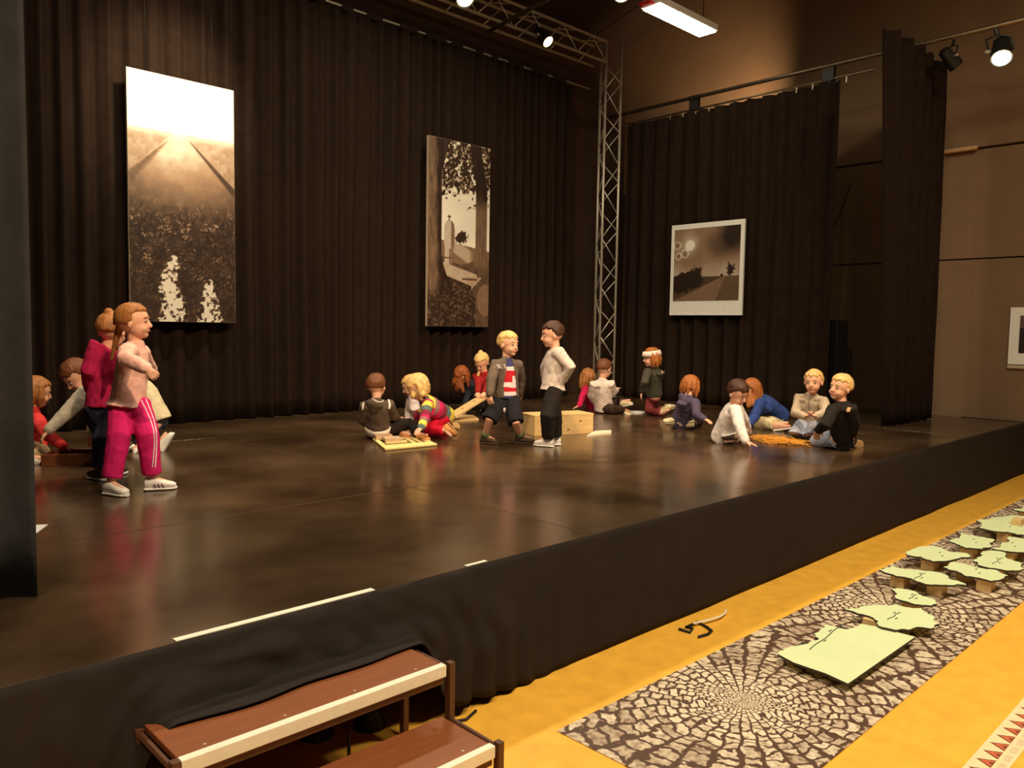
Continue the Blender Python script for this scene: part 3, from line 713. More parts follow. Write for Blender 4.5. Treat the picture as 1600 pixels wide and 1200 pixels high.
bl = onz(1590, 820, 0.095); tag(bbox_obj('wooden_block', (-0.05, 0.07, -0.035, 0.035, 0, 0.05), WOOD, None, 0.003, loc=(bl[0], bl[1], 0.0955)), 'small wooden block lying on the far mint board', 'block')

# cables on the hall floor
ca = [onz(x, y, 0.008) for x, y in ((1062, 983), (1078, 988), (1082, 982), (1072, 980), (1090, 972), (1105, 980), (1112, 986), (1106, 991), (1092, 995))]
tag(new_obj('floor_cable', *tube(ca, 0.008, 8), BLACKMETAL, smooth=True), 'black cable end curling out from under the stage skirt', 'cable')
ca = [onz(x, y, 0.02) for x, y in ((1084, 974), (1098, 971), (1110, 968), (1126, 963), (1134, 957), (1134, 953))]
tag(new_obj('floor_cable', *tube(ca, 0.006, 8), CREAM, smooth=True), 'white cable end lying by the stage skirt', 'cable')
ca = [(11.22, 2.35, 0.50), (11.24, 2.2, 0.36), (11.25, 2.05, 0.38), (11.25, 1.9, 0.46)]
tag(new_obj('floor_cable', *tube(ca, 0.009, 8), BLACKMETAL, smooth=True), 'dark cable looping along the wall at the stage corner', 'cable')
tag(new_obj('floor_cable', *tube([(1.98, 2.44, 0.008), (2.05, 2.47, 0.008), (2.12, 2.44, 0.008), (2.2, 2.47, 0.008)], 0.006, 8), BLACKMETAL, smooth=True), 'thin black cable lying beside the steps', 'cable')

# wooden things on the stage --------------------------------------------------------
def plank_box():
    A, B = np.array([5.50, 5.37]), np.array([6.14, 5.17])
    e = nrm(np.r_[B-A, 0]); nn = np.array([-e[1], e[0], 0]); Lx = np.linalg.norm(B-A)
    t = empty('wooden_box', (A[0], A[1], SZ)); t.rotation_euler = (0, 0, math.atan2(e[1], e[0]))
    tag(t, 'pale knotty wooden box behind the boy in the grey sweater', 'wooden box')
    W_, Hh, T_ = 0.30, 0.185, 0.018
    for nme, b in (('front_panel', (0, Lx, 0, T_, 0, Hh)), ('back_panel', (0, Lx, W_-T_, W_, 0, Hh)), ('end_panel', (0, T_, T_, W_-T_, 0, Hh)), ('end_panel', (Lx-T_, Lx, T_, W_-T_, 0, Hh)), ('top_panel', (-0.002, Lx+0.002, -0.002, W_+0.002, Hh, Hh+T_))):
        bbox_obj(nme, b, WOOD, t, 0.002)
    KN = material('wood_knot', (150, 96, 50), 0.7, 0.2)
    for x, z in ((0.08, 0.06), (0.1, 0.14), (0.38, 0.05), (0.52, 0.13)):
        new_obj('knot', *loft([((x, -0.0006, z), (0.014, 0, 0), (0, 0, 0.010)), ((x, 0.002, z), (0.014, 0, 0), (0, 0, 0.010))], 10), KN, t)
plank_box()
flat('wood_offcut', [onz(917, 683, SZ), onz(955, 679, SZ), onz(955, 675, SZ), onz(930, 676, SZ)], SZ+0.0006, 0.02, material('white_wood', (236, 220, 190), 0.6, 0.05), 'short pale wood offcut on the stage beside the wooden box', 'offcut')
flat('wooden_board', [onz(706, 660, SZ), onz(748, 656.5, SZ), onz(740, 651, SZ), onz(706, 649, SZ)], SZ+0.0006, 0.018, WOOD, 'flat wooden board lying below the tilted plank', 'board')
def plank():
    a = onz(703, 652, SZ+0.06); dep = np.dot(a-CAM, CF)
    b = atd(757, 619, dep+0.55)
    d = nrm(b-a); wv = nrm(np.cross(d, [0.35, 0.2, 1])); n = np.cross(wv, d)
    if n[2] < 0: n = -n
    t = empty('wooden_plank', (a[0], a[1], SZ)); o0 = np.array([a[0], a[1], SZ])
    V = []
    for p in (a, b):
        for s1 in (-1, 1):
            for s2 in (-1, 1): V.append(p+wv*0.085*s1+n*0.011*s2-o0)
    new_obj('plank_board', V, [(0, 1, 3, 2), (4, 6, 7, 5), (0, 4, 5, 1), (2, 3, 7, 6), (0, 2, 6, 4), (1, 5, 7, 3)], WOOD, t)
    new_obj('prop_block', *box(-0.05, 0.05, -0.03, 0.03, 0.0195, max(0.03, a[2]-SZ-0.03)), WOOD, t)
    KN = MATS['wood_knot']
    for k in (0.35, 0.7):
        c = a+(b-a)*k+n*0.0115-o0; new_obj('knot', *loft([(c, d*0.022, wv*0.014), (c+n*0.0006, d*0.022, wv*0.014)], 10), KN, t)
    tag(t, 'long wooden plank tilted up towards the blond child in red', 'plank')
    return b
PL_END = plank()
# puzzle frame: a lattice of pale slats
def puzzle():
    P0, P1, P2, P3 = [onz(x, y, SZ) for x, y in ((602, 705), (683, 697), (655, 684.5), (582, 688))]
    t = empty('slat_frame', (P0[0], P0[1], SZ)); tag(t, 'flat pale slat frame lying on the stage before the boy in the hooded jacket', 'frame')
    def q(u, v): return (P0*(1-u)*(1-v)+P1*u*(1-v)+P2*u*v+P3*(1-u)*v)[:2]-P0[:2]
    YW = material('yellow_pale_wood', (236, 212, 140), 0.6, 0.08, 8)
    def bar(u0, u1, v0, v1, z0, z1, nme='slat', m=YW):
        p = [q(u0, v0), q(u1, v0), q(u1, v1), q(u0, v1)]
        V = [(a[0], a[1], z0) for a in p]+[(a[0], a[1], z1) for a in p]
        new_obj(nme, V, [(3, 2, 1, 0), (4, 5, 6, 7)]+[(i, (i+1) % 4, 4+(i+1) % 4, 4+i) for i in range(4)], m, t)
    bar(0, 1, 0, 1, 0, 0.008, 'base_board', material('olive_board', (120, 96, 50), 0.7))
    bar(0, 1, 0, .3, .009, .02); bar(0, 1, .85, 1, .009, .02); bar(0, .09, .32, .83, .009, .02); bar(.9, 1, .32, .83, .009, .02)
    bar(.62, .70, .32, .83, .009, .02); bar(.75, .83, .32, .83, .009, .02); bar(.15, .58, .5, .62, .009, .02)
    GP = material('grey_pink_card', (190, 160, 130), 0.7)
    bar(.02, .36, .78, 1.02, .021, .06, 'loose_piece', GP); bar(.15, .48, .55, .78, .021, .05, 'loose_piece', GP)
puzzle()
# tray with loose things at the far left
t = empty('wooden_tray', (1.72, 6.42, SZ)); t.rotation_euler = (0, 0, -0.55); tag(t, 'brown wooden tray on the stage under the hand of the child in red', 'tray')
TR = material('brown_tray_wood', (120, 66, 36), 0.5, 0.15, 8, stretch=(1, 6, 6))
new_obj('tray_base', *box(-0.17, 0.17, -0.11, 0.11, 0, 0.012), TR, t)
for nme, b in (('long_side', (-0.17, 0.17, -0.125, -0.11, 0, 0.085)), ('long_side', (-0.17, 0.17, 0.11, 0.125, 0, 0.085)), ('short_side', (-0.185, -0.17, -0.125, 0.125, 0, 0.085)), ('short_side', (0.17, 0.185, -0.125, 0.125, 0, 0.085))): bbox_obj(nme, b, TR, t, 0.003)
for k in range(14): new_obj('tray_block', *box(-0.155+0.045*(k % 7), -0.118+0.045*(k % 7), -0.09+0.1*(k//7), -0.01+0.1*(k//7), 0.013, 0.06), material('tray_block_wood', (150, 90, 50), 0.6), t)
# pile of straw-thin sticks
V_, F_ = [], []
parts = []
for k in range(150):
    c = np.array([7.14, 3.66])+rng.normal(0, 1, 2)*np.array([0.11, 0.13]); a = rng.uniform(0, math.pi); l = rng.uniform(0.05, 0.13); z = SZ+0.006+abs(rng.normal(0, 0.012))
    d = np.array([math.cos(a), math.sin(a)])*l
    parts.append(tube([(c[0]-d[0], c[1]-d[1], z), (c[0]+d[0], c[1]+d[1], z+rng.uniform(-.003, .012))], 0.004, 5, False))
tag(new_obj('stick_pile', *join(parts), material('golden_stick', (226, 160, 62), 0.6, 0.2, 10)), 'scattered pile of thin golden sticks on the stage between the kneeling boys', 'stick pile', None, 'stuff')

# ================================================================== PEOPLE
HAIRC = {}
def hairmat(name, rgb): return material('hair_'+name, rgb, 0.55, 0.3, 60, 0.5, 90, spec=0.35, stretch=(1, 1, 0.25))
def chain(par, px, L, sgn, zmin=None):
    d = nrm(raydir(*px)); oc = CAM-par; bq = np.dot(d, oc); cq = np.dot(oc, oc)-L*L; disc = bq*bq-cq
    if disc >= 0: t = -bq+sgn*math.sqrt(disc); p = CAM+d*t
    else:
        q = CAM-d*bq; p = par+nrm(q-par)*L
    if zmin is not None and p[2] < zmin: p = np.array([p[0], p[1], zmin])
    return p
def pend(o, voxel, smooth=3, ratio=1.0, noise_amp=0.0, cb=None):
    m = o.modifiers.new('remesh', 'REMESH'); m.mode = 'VOXEL'; m.voxel_size = voxel; m.use_smooth_shade = True
    if smooth:
        s = o.modifiers.new('smooth', 'SMOOTH'); s.factor = 0.5; s.iterations = smooth
    if noise_amp:
        tx = bpy.data.textures.get('wrinkle') or bpy.data.textures.new('wrinkle', 'CLOUDS'); tx.noise_scale = 0.06; tx.noise_depth = 2
        dd = o.modifiers.new('wrinkle', 'DISPLACE'); dd.texture = tx; dd.strength = noise_amp; dd.mid_level = 0.5; dd.texture_coords = 'LOCAL'
    if ratio < 1:
        dc = o.modifiers.new('decimate', 'DECIMATE'); dc.ratio = ratio
    PEND.append((o, cb))
def hand_parts(wr, d, pn, s, curl=0.5, sidesign=1):
    """palm plus four fingers and a thumb; d: wrist->knuckles, pn: palm normal"""
    d = nrm(d); pn = nrm(pn-d*np.dot(pn, d)); sd = np.cross(d, pn)*sidesign
    P = [loft([(wr-d*.01*s, sd*.017*s, pn*.013*s), (wr+d*.012*s, sd*.022*s, pn*.013*s), (wr+d*.035*s, sd*.029*s, pn*.013*s), (wr+d*.052*s, sd*.028*s, pn*.011*s)], 12)]
    for k, (o, l) in enumerate(((-.022, .9), (-.0075, 1.05), (.0075, 1.0), (.022, .78))):
        b = wr+d*.048*s+sd*o*s; a = d*math.cos(curl*.5)+pn*math.sin(curl*.5)+sd*o*4; a = nrm(a)
        c = d*math.cos(curl*1.4)+pn*math.sin(curl*1.4)
        m_ = b+a*.026*l*s; e_ = m_+nrm(c)*.024*l*s
        P.append(tube([b-d*.008*s, b, m_, e_], [.0068*s, .0072*s, .0066*s, .0056*s], 8))
    b = wr+d*.016*s-sd*.018*s
    a = nrm(-sd*.8+d*.7+pn*.35); m_ = b+a*.024*s; e_ = m_+nrm(a*.5+d*.7+pn*.3)*.022*s
    P.append(tube([b, m_, e_], [.0095*s, .0082*s, .0066*s], 8))
    return P
def seg_point(A, B, P):
    d = B-A; t = np.clip(((P-A)@d)/(d@d), 0, 1); return t, np.linalg.norm(P-(A+t[:, None]*d), axis=1)

def person(label, base, s, pelvis, chest, head, face, arms, legs, top, trousers, hair, shoes, doff=0.0, group=None,
           topname='sweater', botname='trousers', sleeve=1.0, leglen=1.0, flatfeet=False, hang=(), kneel=False, hairstyle='short', hemlen=0.11,
           extra=None, hood=False, collar=True, shoulders=None, sole=None, headscale=1.0, lat=None, topcb=None, sock=None, toptube=None, baggy=1.0, flare=1.0):
    bp = onz(base[0], base[1], SZ); dep = float(np.dot(bp-CAM, CF))+doff
    s = float(s)
    Pv = atd(pelvis[0], pelvis[1], dep)
    zmin = SZ+0.085*s
    if Pv[2] < zmin: Pv[2] = zmin
    Ch = chain(Pv, chest[:2], .30*s, chest[2] if len(chest) > 2 else -1)
    right = nrm(np.r_[CR[:2], 0]); toward = nrm(np.r_[(CAM-Pv)[:2], 0])
    right = nrm(np.cross(np.array([0, 0, 1.]), toward)*1.0)
    if np.dot(right, CR) < 0: right = -right
    up = nrm(Ch-Pv)
    fa = math.radians(face[0]); fwd_h = math.cos(fa)*toward+math.sin(fa)*right
    bf = math.radians(lat if lat is not None else face[0]); bfwd = math.cos(bf)*toward+math.sin(bf)*right     # body facing
    bfwd = nrm(bfwd-up*np.dot(bfwd, up)); blat = np.cross(bfwd, up)                                           # body's right-hand side
    root = empty('person', (Pv[0], Pv[1], SZ)); O = np.array([Pv[0], Pv[1], SZ])
    tag(root, label, 'person', group)
    # head
    hd = chain(Ch, head[:2], .150*s, head[2] if len(head) > 2 else -1)
    pt = math.radians(face[1]); rl = math.radians(face[2] if len(face) > 2 else 0)
    hf = nrm(fwd_h*math.cos(pt)-np.array([0, 0, 1.])*math.sin(pt)); hu = nrm(np.array([0, 0, 1.])*math.cos(pt)+fwd_h*math.sin(pt)); hr = np.cross(hf, hu)
    hu = nrm(hu*math.cos(rl)+hr*math.sin(rl)); hr = np.cross(hf, hu)
    hs = s**0.5*headscale*1.10
    # shoulders, arms
    A = []
    for k, arm in enumerate(arms):
        sg = arm.get('side', 1 if k == 0 else -1)
        sh = Ch+blat*sg*.108*s-up*.03*s if 's' not in arm else chain(Ch-up*.012*s, arm['s'], .11*s, arm.get('ss', -1))
        el = chain(sh, arm['e'][:2], .175*s, arm['e'][2], SZ+.04)
        wr = chain(el, arm['w'][:2], .155*s, arm['w'][2], SZ+.018*s)
        if 'fix' in arm: wr = np.asarray(arm['fix'], float)
        hdx = chain(wr, arm['h'][:2], .06*s, arm['h'][2], SZ+.012*s)-wr if 'h' in arm else wr-el
        pn = np.array(arm.get('pn', (0, 0, -1.)), float)
        if abs(np.dot(nrm(pn), nrm(hdx))) > .85: pn = -bfwd
        A.append((sh, el, wr, nrm(hdx), pn, arm.get('curl', .5), sg))
    Lg = []
    for k, leg in enumerate(legs):
        sg = leg.get('side', 1 if k == 0 else -1)
        hp = Pv+blat*sg*.062*s-up*.03*s if 's' not in leg else chain(Pv, leg['s'], .07*s, leg.get('ss', -1))
        hp[2] = max(hp[2], SZ+.07*s)
        kn = chain(hp, leg['k'][:2], .25*s, leg['k'][2], SZ+.055*s)
        an = chain(kn, leg['a'][:2], .235*s, leg['a'][2], SZ+(.062*s if flatfeet else .045*s))
        if flatfeet: an[2] = SZ+.066*s
        tv = chain(an, leg['t'][:2], .115*s, leg['t'][2], SZ+.03*s)-an
        if flatfeet: tv[2] = 0
        Lg.append((hp, kn, an, nrm(tv), leg))
    rel = lambda parts: join([([np.asarray(v)-O for v in V], F) for V, F in parts])
    # ---- body: one continuous skin surface
    B = []
    wv = lambda f: Pv+(Ch-Pv)*f
    B.append(loft([(wv(-.18), blat*.05*s, bfwd*.045*s), (wv(-.1), blat*.085*s, bfwd*.065*s), (wv(.05), blat*.095*s, bfwd*.07*s), (wv(.4), blat*.085*s, bfwd*.06*s), (wv(.8), blat*.098*s, bfwd*.065*s), (wv(1.0), blat*.085*s, bfwd*.05*s), (wv(1.1), blat*.035*s, bfwd*.035*s)], 14))
    nb = Ch+up*.01*s
    B.append(tube([nb, nb+(hd-hf*.015*hs-nb)*.55, hd-hf*.012*hs], [.044*s, .040*s, .040*s], 12))
    # head: cranium, face, jaw, cheeks, nose, ears
    B.append(ellipsoid(hd+hu*.022*hs-hf*.008*hs, hr*.073*hs, hf*.087*hs, hu*.080*hs, 18, 12))
    B.append(ellipsoid(hd-hu*.028*hs+hf*.022*hs, hr*.058*hs, hf*.058*hs, hu*.066*hs, 16, 10))
    B.append(ellipsoid(hd-hu*.072*hs+hf*.048*hs, hr*.026*hs, hf*.024*hs, hu*.020*hs, 12, 8))
    B.append(ellipsoid(hd-hu*.024*hs+hf*.085*hs, hr*.010*hs, hf*.014*hs, hu*.012*hs, 10, 7))
    B.append(tube([hd+hu*.006*hs+hf*.074*hs, hd-hu*.02*hs+hf*.088*hs], [.006*hs, .009*hs], 8))
    for g in (-1, 1):
        B.append(ellipsoid(hd-hu*.038*hs+hf*.05*hs+hr*g*.03*hs, hr*.022*hs, hf*.024*hs, hu*.022*hs, 10, 7))
        B.append(ellipsoid(hd-hu*.012*hs-hf*.004*hs+hr*g*.074*hs, hr*.007*hs, hf*.014*hs, hu*.020*hs, 10, 7))
    for sh, el, wr, hdx, pn, curl, sg in A:
        B.append(tube([Ch-up*.02*s+(sh-Ch)*.3, sh, el, wr], [.030*s, .034*s, .027*s, .019*s], 10))
        B += hand_parts(wr, hdx, pn, s, curl, sg)
    for hp, kn, an, tv, leg in Lg:
        B.append(tube([Pv, hp, kn, an], [.06*s, .062*s, .040*s, .026*s], 10))
        B.append(tube([an, an+tv*.05*s-np.array([0, 0, .02*s])*(1 if flatfeet else 0), an+tv*.10*s-np.array([0, 0, .03*s])*(1 if flatfeet else 0)], [.026*s, .024*s, .016*s], 8))
    body = new_obj('body', *rel(B), SKIN, root); pend(body, .0062, 2, .45)
    # face features
    for g in (-1, 1):
        ec = hd+hu*.004*hs+hf*.0725*hs+hr*g*.029*hs
        ey = new_obj('eye', *rel([ellipsoid(ec, hr*.0105*hs, hf*.006*hs, hu*.0055*hs, 10, 7)]), EYEW, root, True)
        new_obj('iris', *rel([ellipsoid(ec+hf*.0036*hs, hr*.0062*hs, hf*.0036*hs, hu*.0056*hs, 10, 7)]), IRIS, ey, True)
        new_obj('eyebrow', *rel([tube([ec+hu*.020*hs-hr*g*.012*hs+hf*.006*hs, ec+hu*.023*hs+hf*.004*hs, ec+hu*.019*hs+hr*g*.014*hs-hf*.004*hs], [.0026*hs, .0034*hs, .002*hs], 6)]), hair, root, True)
    mc = hd-hu*.052*hs+hf*.078*hs
    new_obj('mouth', *rel([tube([mc-hr*.019*hs-hf*.006*hs, mc, mc+hr*.019*hs-hf*.006*hs], [.003*hs, .0055*hs, .003*hs], 8)]), LIP, root, True)
    # ---- hair
    Hh = []
    nu_, nv_ = 36, 24; V, F = [], []
    rx, ry, rz = .073*1.13*hs, .087*1.12*hs, .080*1.15*hs
    c0 = hd+hu*.024*hs-hf*.010*hs
    sd_ = random.random()*50
    low = {'short': -.42, 'bob': -.7, 'long': -.75, 'curly': -.75, 'pony': -.4, 'bun': -.4}[hairstyle]
    sideback = {'short': -.05, 'bob': .28, 'long': .28, 'curly': .25, 'pony': .12, 'bun': .10}[hairstyle]
    for j in range(nv_+1):
        ph = math.pi*(j+.02)/(nv_+.04)-math.pi/2
        for i in range(nu_):
            a = 2*math.pi*i/nu_; x, y, z = math.cos(ph)*math.cos(a), math.cos(ph)*math.sin(a), math.sin(ph)
            fringe = .34+.1*math.sin(a*9+sd_) if hairstyle not in ('pony', 'bun') else .40
            edge = fringe if y > .35 else (fringe+(low-fringe)*min(1, max(0, (.35-y)/(.35-sideback+.001))) if y > sideback else low)
            k = min(1, max(0, (z-edge)/.12+.5))
            rr = (1.0 if k > .5 else .80+.2*k*2*.5)
            nn = noise.noise((x*3+sd_, y*3, z*3))*(.05 if hairstyle != 'curly' else .13)+noise.noise((x*9+sd_, y*9, z*9))*(.025 if hairstyle != 'curly' else .07)
            m_ = (.78+.22*k)*(1+nn*k)
            V.append(c0+hr*rx*x*m_+hf*ry*y*m_+hu*rz*z*m_)
    for j in range(nv_):
        for i in range(nu_):
            i2 = (i+1) % nu_; F.append((j*nu_+i, j*nu_+i2, (j+1)*nu_+i2, (j+1)*nu_+i))
    F.append(tuple(range(nu_))[::-1]); F.append(tuple(nv_*nu_+i for i in range(nu_)))
    Hh.append((V, F))
    dn = np.array([0, 0, -1.])
    if hairstyle in ('bob', 'long', 'curly'):
        ln = {'bob': .085, 'long': .17, 'curly': .13}[hairstyle]*hs
        for q in np.linspace(-1, 1, 7):
            a = q*1.75; dirv = -hf*math.cos(a)+hr*math.sin(a)
            b0 = c0+dirv*.072*hs-hu*.01*hs
            tip = b0+(dn*.8-hu*.3)*ln+dirv*.008*hs+np.array([random.uniform(-.01, .01), random.uniform(-.01, .01), random.uniform(-.015, .01)])
            Hh.append(tube([b0+hu*.03*hs, b0, (b0+tip)/2+dirv*.006, tip], [.022*hs, .03*hs, .027*hs, .014*hs], 8))
    for h_ in hang:       # explicit locks: (x, y, depth offset, r0, r1)
        st_ = c0-hf*.05*hs if len(h_) < 6 else c0+hf*h_[5]*hs
        dpt = float(np.dot(hd-CAM, CF)); tp = atd(h_[0], h_[1], dpt+h_[2])
        Hh.append(tube([st_, (st_*.55+tp*.45)+np.array([0, 0, .012]), tp], [h_[3]*s, (h_[3]*.55+h_[4]*.5)*s, h_[4]*s], 8))
    if hairstyle == 'bun':
        Hh.append(ellipsoid(c0+hu*.085*hs-hf*.03*hs, hr*.028*hs, hf*.028*hs, hu*.026*hs, 12, 8))
    ho = new_obj('hair', *rel(Hh), hair, root); pend(ho, .0062, 2, .8)
    # ---- trousers
    bg = baggy
    TP = [loft([(wv(-.2), blat*.055*s, bfwd*.055*s), (wv(-.1), blat*.10*s, bfwd*.082*s), (wv(.04), blat*.110*s, bfwd*.088*s), (wv(.2), blat*.103*s, bfwd*.080*s), (wv(.3), blat*.095*s, bfwd*.072*s)], 16)]
    for hp, kn, an, tv, leg in Lg:
        if leglen >= 1: e_ = an+(kn-an)*.12; TP.append(tube([hp, kn, e_], [.079*s, .058*s*bg, .049*s*bg], 12, False))
        else: e_ = hp+(kn-hp)*leglen*1.25; TP.append(tube([hp, hp+(kn-hp)*.8, kn+(an-kn)*.04], [.082*s, .076*s, .074*s], 14, False))
    tb = new_obj(botname, *rel(TP), trousers, root); pend(tb, .0085, 3, .8, .010)
    # ---- top
    def torso(k):
        f0 = -hemlen
        return loft([(wv(f0), blat*.120*s*k*flare, bfwd*.104*s*k*flare), (wv(f0+.1), blat*.120*s*k, bfwd*.102*s*k), (wv(.35), blat*.112*s*k, bfwd*.092*s*k), (wv(.7), blat*.116*s*k, bfwd*.088*s*k), (wv(.92), blat*.112*s*k, bfwd*.072*s*k), (wv(1.02), blat*.085*s*k, bfwd*.056*s*k), (wv(1.10), blat*.05*s, bfwd*.046*s)], 18)
    def sleeves(k):
        out = []
        for sh, el, wr, hdx, pn, curl, sg in A:
            we = el+(wr-el)*.92 if sleeve >= 1 else None
            if sleeve >= 1: out.append(tube([Ch-up*.025*s+(sh-Ch)*.45, sh, el, we], [.058*s*k, .057*s*k, .048*s*k, .038*s*k], 12))
            else: out.append(tube([Ch-up*.02*s+(sh-Ch)*.45, sh, sh+(el-sh)*sleeve], [.052*s*k, .050*s*k, .045*s*k], 12))
        return out
    TT = [torso(1)]+sleeves(1)
    if collar: TT.append(tube([wv(1.04), nb+(hd-nb)*.22], [.055*s, .047*s], 14, False))
    if hood:
        hc = Ch-bfwd*.06*s+up*.02*s
        TT.append(ellipsoid(hc, blat*.085*s, bfwd*.045*s, up*.055*s, 14, 9)); TT.append(ellipsoid(hc-up*.04*s-bfwd*.012*s, blat*.05*s, bfwd*.03*s, up*.055*s, 12, 8))
    tt = new_obj(topname, *rel(TT), top, root); pend(tt, .0085, 3, .8, .011, cb=topcb)
    # ---- shoes
    for k, (hp, kn, an, tv, leg) in enumerate(Lg):
        fw = tv
        upv = np.array([0, 0, 1.]) if flatfeet else (kn-an)
        upv = upv-fw*np.dot(upv, fw)
        if np.linalg.norm(upv) < .08*s: upv = np.array(leg.get('up', (0, 0, -1.)), float); upv = upv-fw*np.dot(upv, fw)
        if 'up' in leg: upv = np.array(leg['up'], float); upv = upv-fw*np.dot(upv, fw)
        upv = nrm(upv); sv = np.cross(fw, upv)
        og = an-upv*.062*s
        prof = [(-.045, .024, .050), (-.038, .030, .066), (-.01, .031, .072), (.02, .030, .066), (.05, .033, .052), (.085, .036, .040), (.115, .031, .032), (.132, .016, .022)]
        so = [(og+fw*x*s+upv*.006*s, sv*(w_+.003)*s, upv*.007*s) for x, w_, h_ in [(-.05, .015, 0)]+prof+[(.138, .010, 0)]]
        ups = [(og+fw*x*s+upv*(h_*.5+.010)*s, sv*w_*s, upv*h_*.5*s) for x, w_, h_ in prof]
        sh_ = new_obj('shoe', *rel([loft(ups, 14, 2.6)]), shoes, root, True)
        new_obj('sole', *rel([loft(so, 14, 3.5)]), sole or WHITE, sh_)
        if sock: new_obj('sock', *rel([tube([an, an+(kn-an)*.26], [.037*s, .036*s], 12, False)]), sock, root, True)
    ctx = dict(root=root, O=O, Pv=Pv, Ch=Ch, hd=hd, hf=hf, hu=hu, hr=hr, hs=hs, up=up, bfwd=bfwd, blat=blat, A=A, Lg=Lg, s=s, top=tt, bottom=tb, hair=ho, rel=rel, toward=toward, right=right, dep=dep, torso=torso)
    TOPCTX[tt.name] = ctx
    if extra: extra(ctx)
    return ctx
def patch(ctx, name, px, half_w, half_h, mat, surf='top', th=.004, rot=0.0):
    """a small sewn-on piece laid on the garment where the photograph shows it (resolved after the garments are built)"""
    LATE.append((ctx, name, px, half_w, half_h, mat, surf, th, rot))
LATE = []; RIB = []

H_BLOND = hairmat('blond', (206, 164, 100)); H_PALE = hairmat('pale_blond', (222, 182, 116)); H_BROWN = hairmat('brown', (112, 66, 38)); H_DARK = hairmat('dark_brown', (70, 42, 28))
H_AUB = hairmat('auburn', (166, 98, 46)); H_RED = hairmat('red_brown', (150, 78, 36)); H_SAND = hairmat('sandy', (164, 106, 56))
SH_WHITE = material('white_leather', (236, 230, 224), 0.5, 0.03); SH_TAN = material('tan_leather', (206, 140, 80), 0.6, 0.1); SH_DARK = material('dark_suede', (76, 58, 42), 0.8, 0.1)
SH_CREAM = material('cream_leather', (226, 210, 170), 0.6, 0.06); SOLE_T = material('tan_sole', (190, 150, 100), 0.7, 0.06)
C = cloth
# 1 girl in pink ------------------------------------------------------------
def pink_extra(c):
    W2 = C('white_trim', (240, 214, 226))
    for pts in ([(221, 626), (229, 642), (235, 656), (240, 672), (241.5, 690), (240, 712), (238, 730)], [(228, 624), (235, 641), (240, 655), (244, 672), (245, 690), (244, 712), (242.5, 730)]):
        RIB.append((c, 'side_stripe', pts, .0042, W2, 'bottom'))
    # purple marks on the shoe
    for k in range(3):
        hp, kn, an, tv, leg = c['Lg'][0]
        sv = np.cross(tv, [0, 0, 1]); sgn = 1 if np.dot(sv, c['toward']) > 0 else -1
        q = an-np.array([0, 0, .045])+tv*(.02+.022*k)+sv*sgn*.034
        new_obj('shoe_stripe', *c['rel']([tube([q+np.array([0, 0, .018])-tv*.01, q], .004, 6)]), C('plum', (110, 60, 90)), c['root'], True)
    W3 = C('tie', (210, 60, 90))
    new_obj('hair_tie', *c['rel']([tube([c['hd']-c['hf']*.098+c['hu']*.01, c['hd']-c['hf']*.11+c['hu']*.002], .016, 10)]), W3, c['hair'], True)
person('child in pale pink jacket and magenta track trousers walking in white trainers', (208, 763), 1.03, (201, 618), (212, 537, -1), (209, 497, 1), (74, -4), [
    dict(e=(195, 560, -1), w=(231, 577, -1), h=(239, 585, -1), pn=(0.3, 0.3, -.2), curl=1.3), dict(e=(228, 566, 1), w=(238, 578, 1), curl=1.2)],
    [dict(s=(216, 632), k=(231, 682, -1), a=(238, 741, 1), t=(275, 748, -1)), dict(s=(190, 632), ss=1, k=(186, 682, -1), a=(172, 748, 1), t=(195, 760, -1))],
    C('pale_pink', (240, 186, 172)), C('magenta', (206, 34, 104)), H_SAND, SH_WHITE, flatfeet=True, topname='jacket', hemlen=.22, flare=1.2, hairstyle='pony',
    hang=[(174, 562, .02, .03, .010)], extra=pink_extra, baggy=1.15, lat=70)
# 2 behind her
person('child in magenta sweater and dark jeans standing behind the pink jacket', (160, 747), 1.06, (165, 628), (168, 541, -1), (180, 492, 1), (150, 5), [
    dict(s=(153, 538), e=(138, 580, -1), w=(140, 608, 1), h=(143, 622, 1), pn=(1, 0, 0)), dict(e=(188, 580, 1), w=(190, 610, 1))],
    [dict(k=(160, 686, -1), a=(158, 738, 1), t=(146, 748, 1)), dict(k=(178, 686, -1), a=(178, 736, 1), t=(190, 742, 1))],
    C('deep_magenta', (196, 40, 92)), C('navy_denim', (44, 42, 62)), H_SAND, SH_DARK, flatfeet=True, hairstyle='bun', hang=[(160, 500, .03, .05, .035)], lat=160)
# 3 crouching, reaching
person('child in grey-white shirt crouching and reaching down with dark brown hair', (165, 722), 1.1, (172, 668), (145, 612, 1), (110, 578, -1), (305, 45), [
    dict(s=(134, 614), e=(103, 646, -1), w=(72, 676, -1), h=(60, 690, -1), pn=(0, 0, -1)), dict(e=(150, 650, 1), w=(140, 690, 1))],
    [dict(k=(143, 648, -1), a=(176, 706, 1), t=(150, 716, -1)), dict(k=(160, 650, 1), a=(196, 700, 1), t=(176, 712, 1))],
    C('grey_white', (206, 196, 178)), C('navy_denim', (44, 42, 62)), H_BROWN, SH_DARK, topname='shirt', lat=300)
# 3b squatting on the right
person('child in cream shirt squatting with raised white shoe behind the magenta trousers', (245, 702), 1.0, (246, 652), (222, 600, 1), (205, 578, 1), (250, 20), [
    dict(e=(205, 640, 1), w=(200, 672, 1)), dict(e=(215, 640, 1), w=(205, 668, 1))],
    [dict(k=(215, 662, -1), a=(252, 698, -1), t=(262, 672, -1), up=(-1, .6, 0)), dict(k=(212, 668, 1), a=(222, 700, -1), t=(205, 702, -1))],
    C('cream', (222, 206, 170)), C('grey_denim', (72, 74, 80)), H_BROWN, SH_WHITE, topname='shirt', lat=250, hemlen=.12)
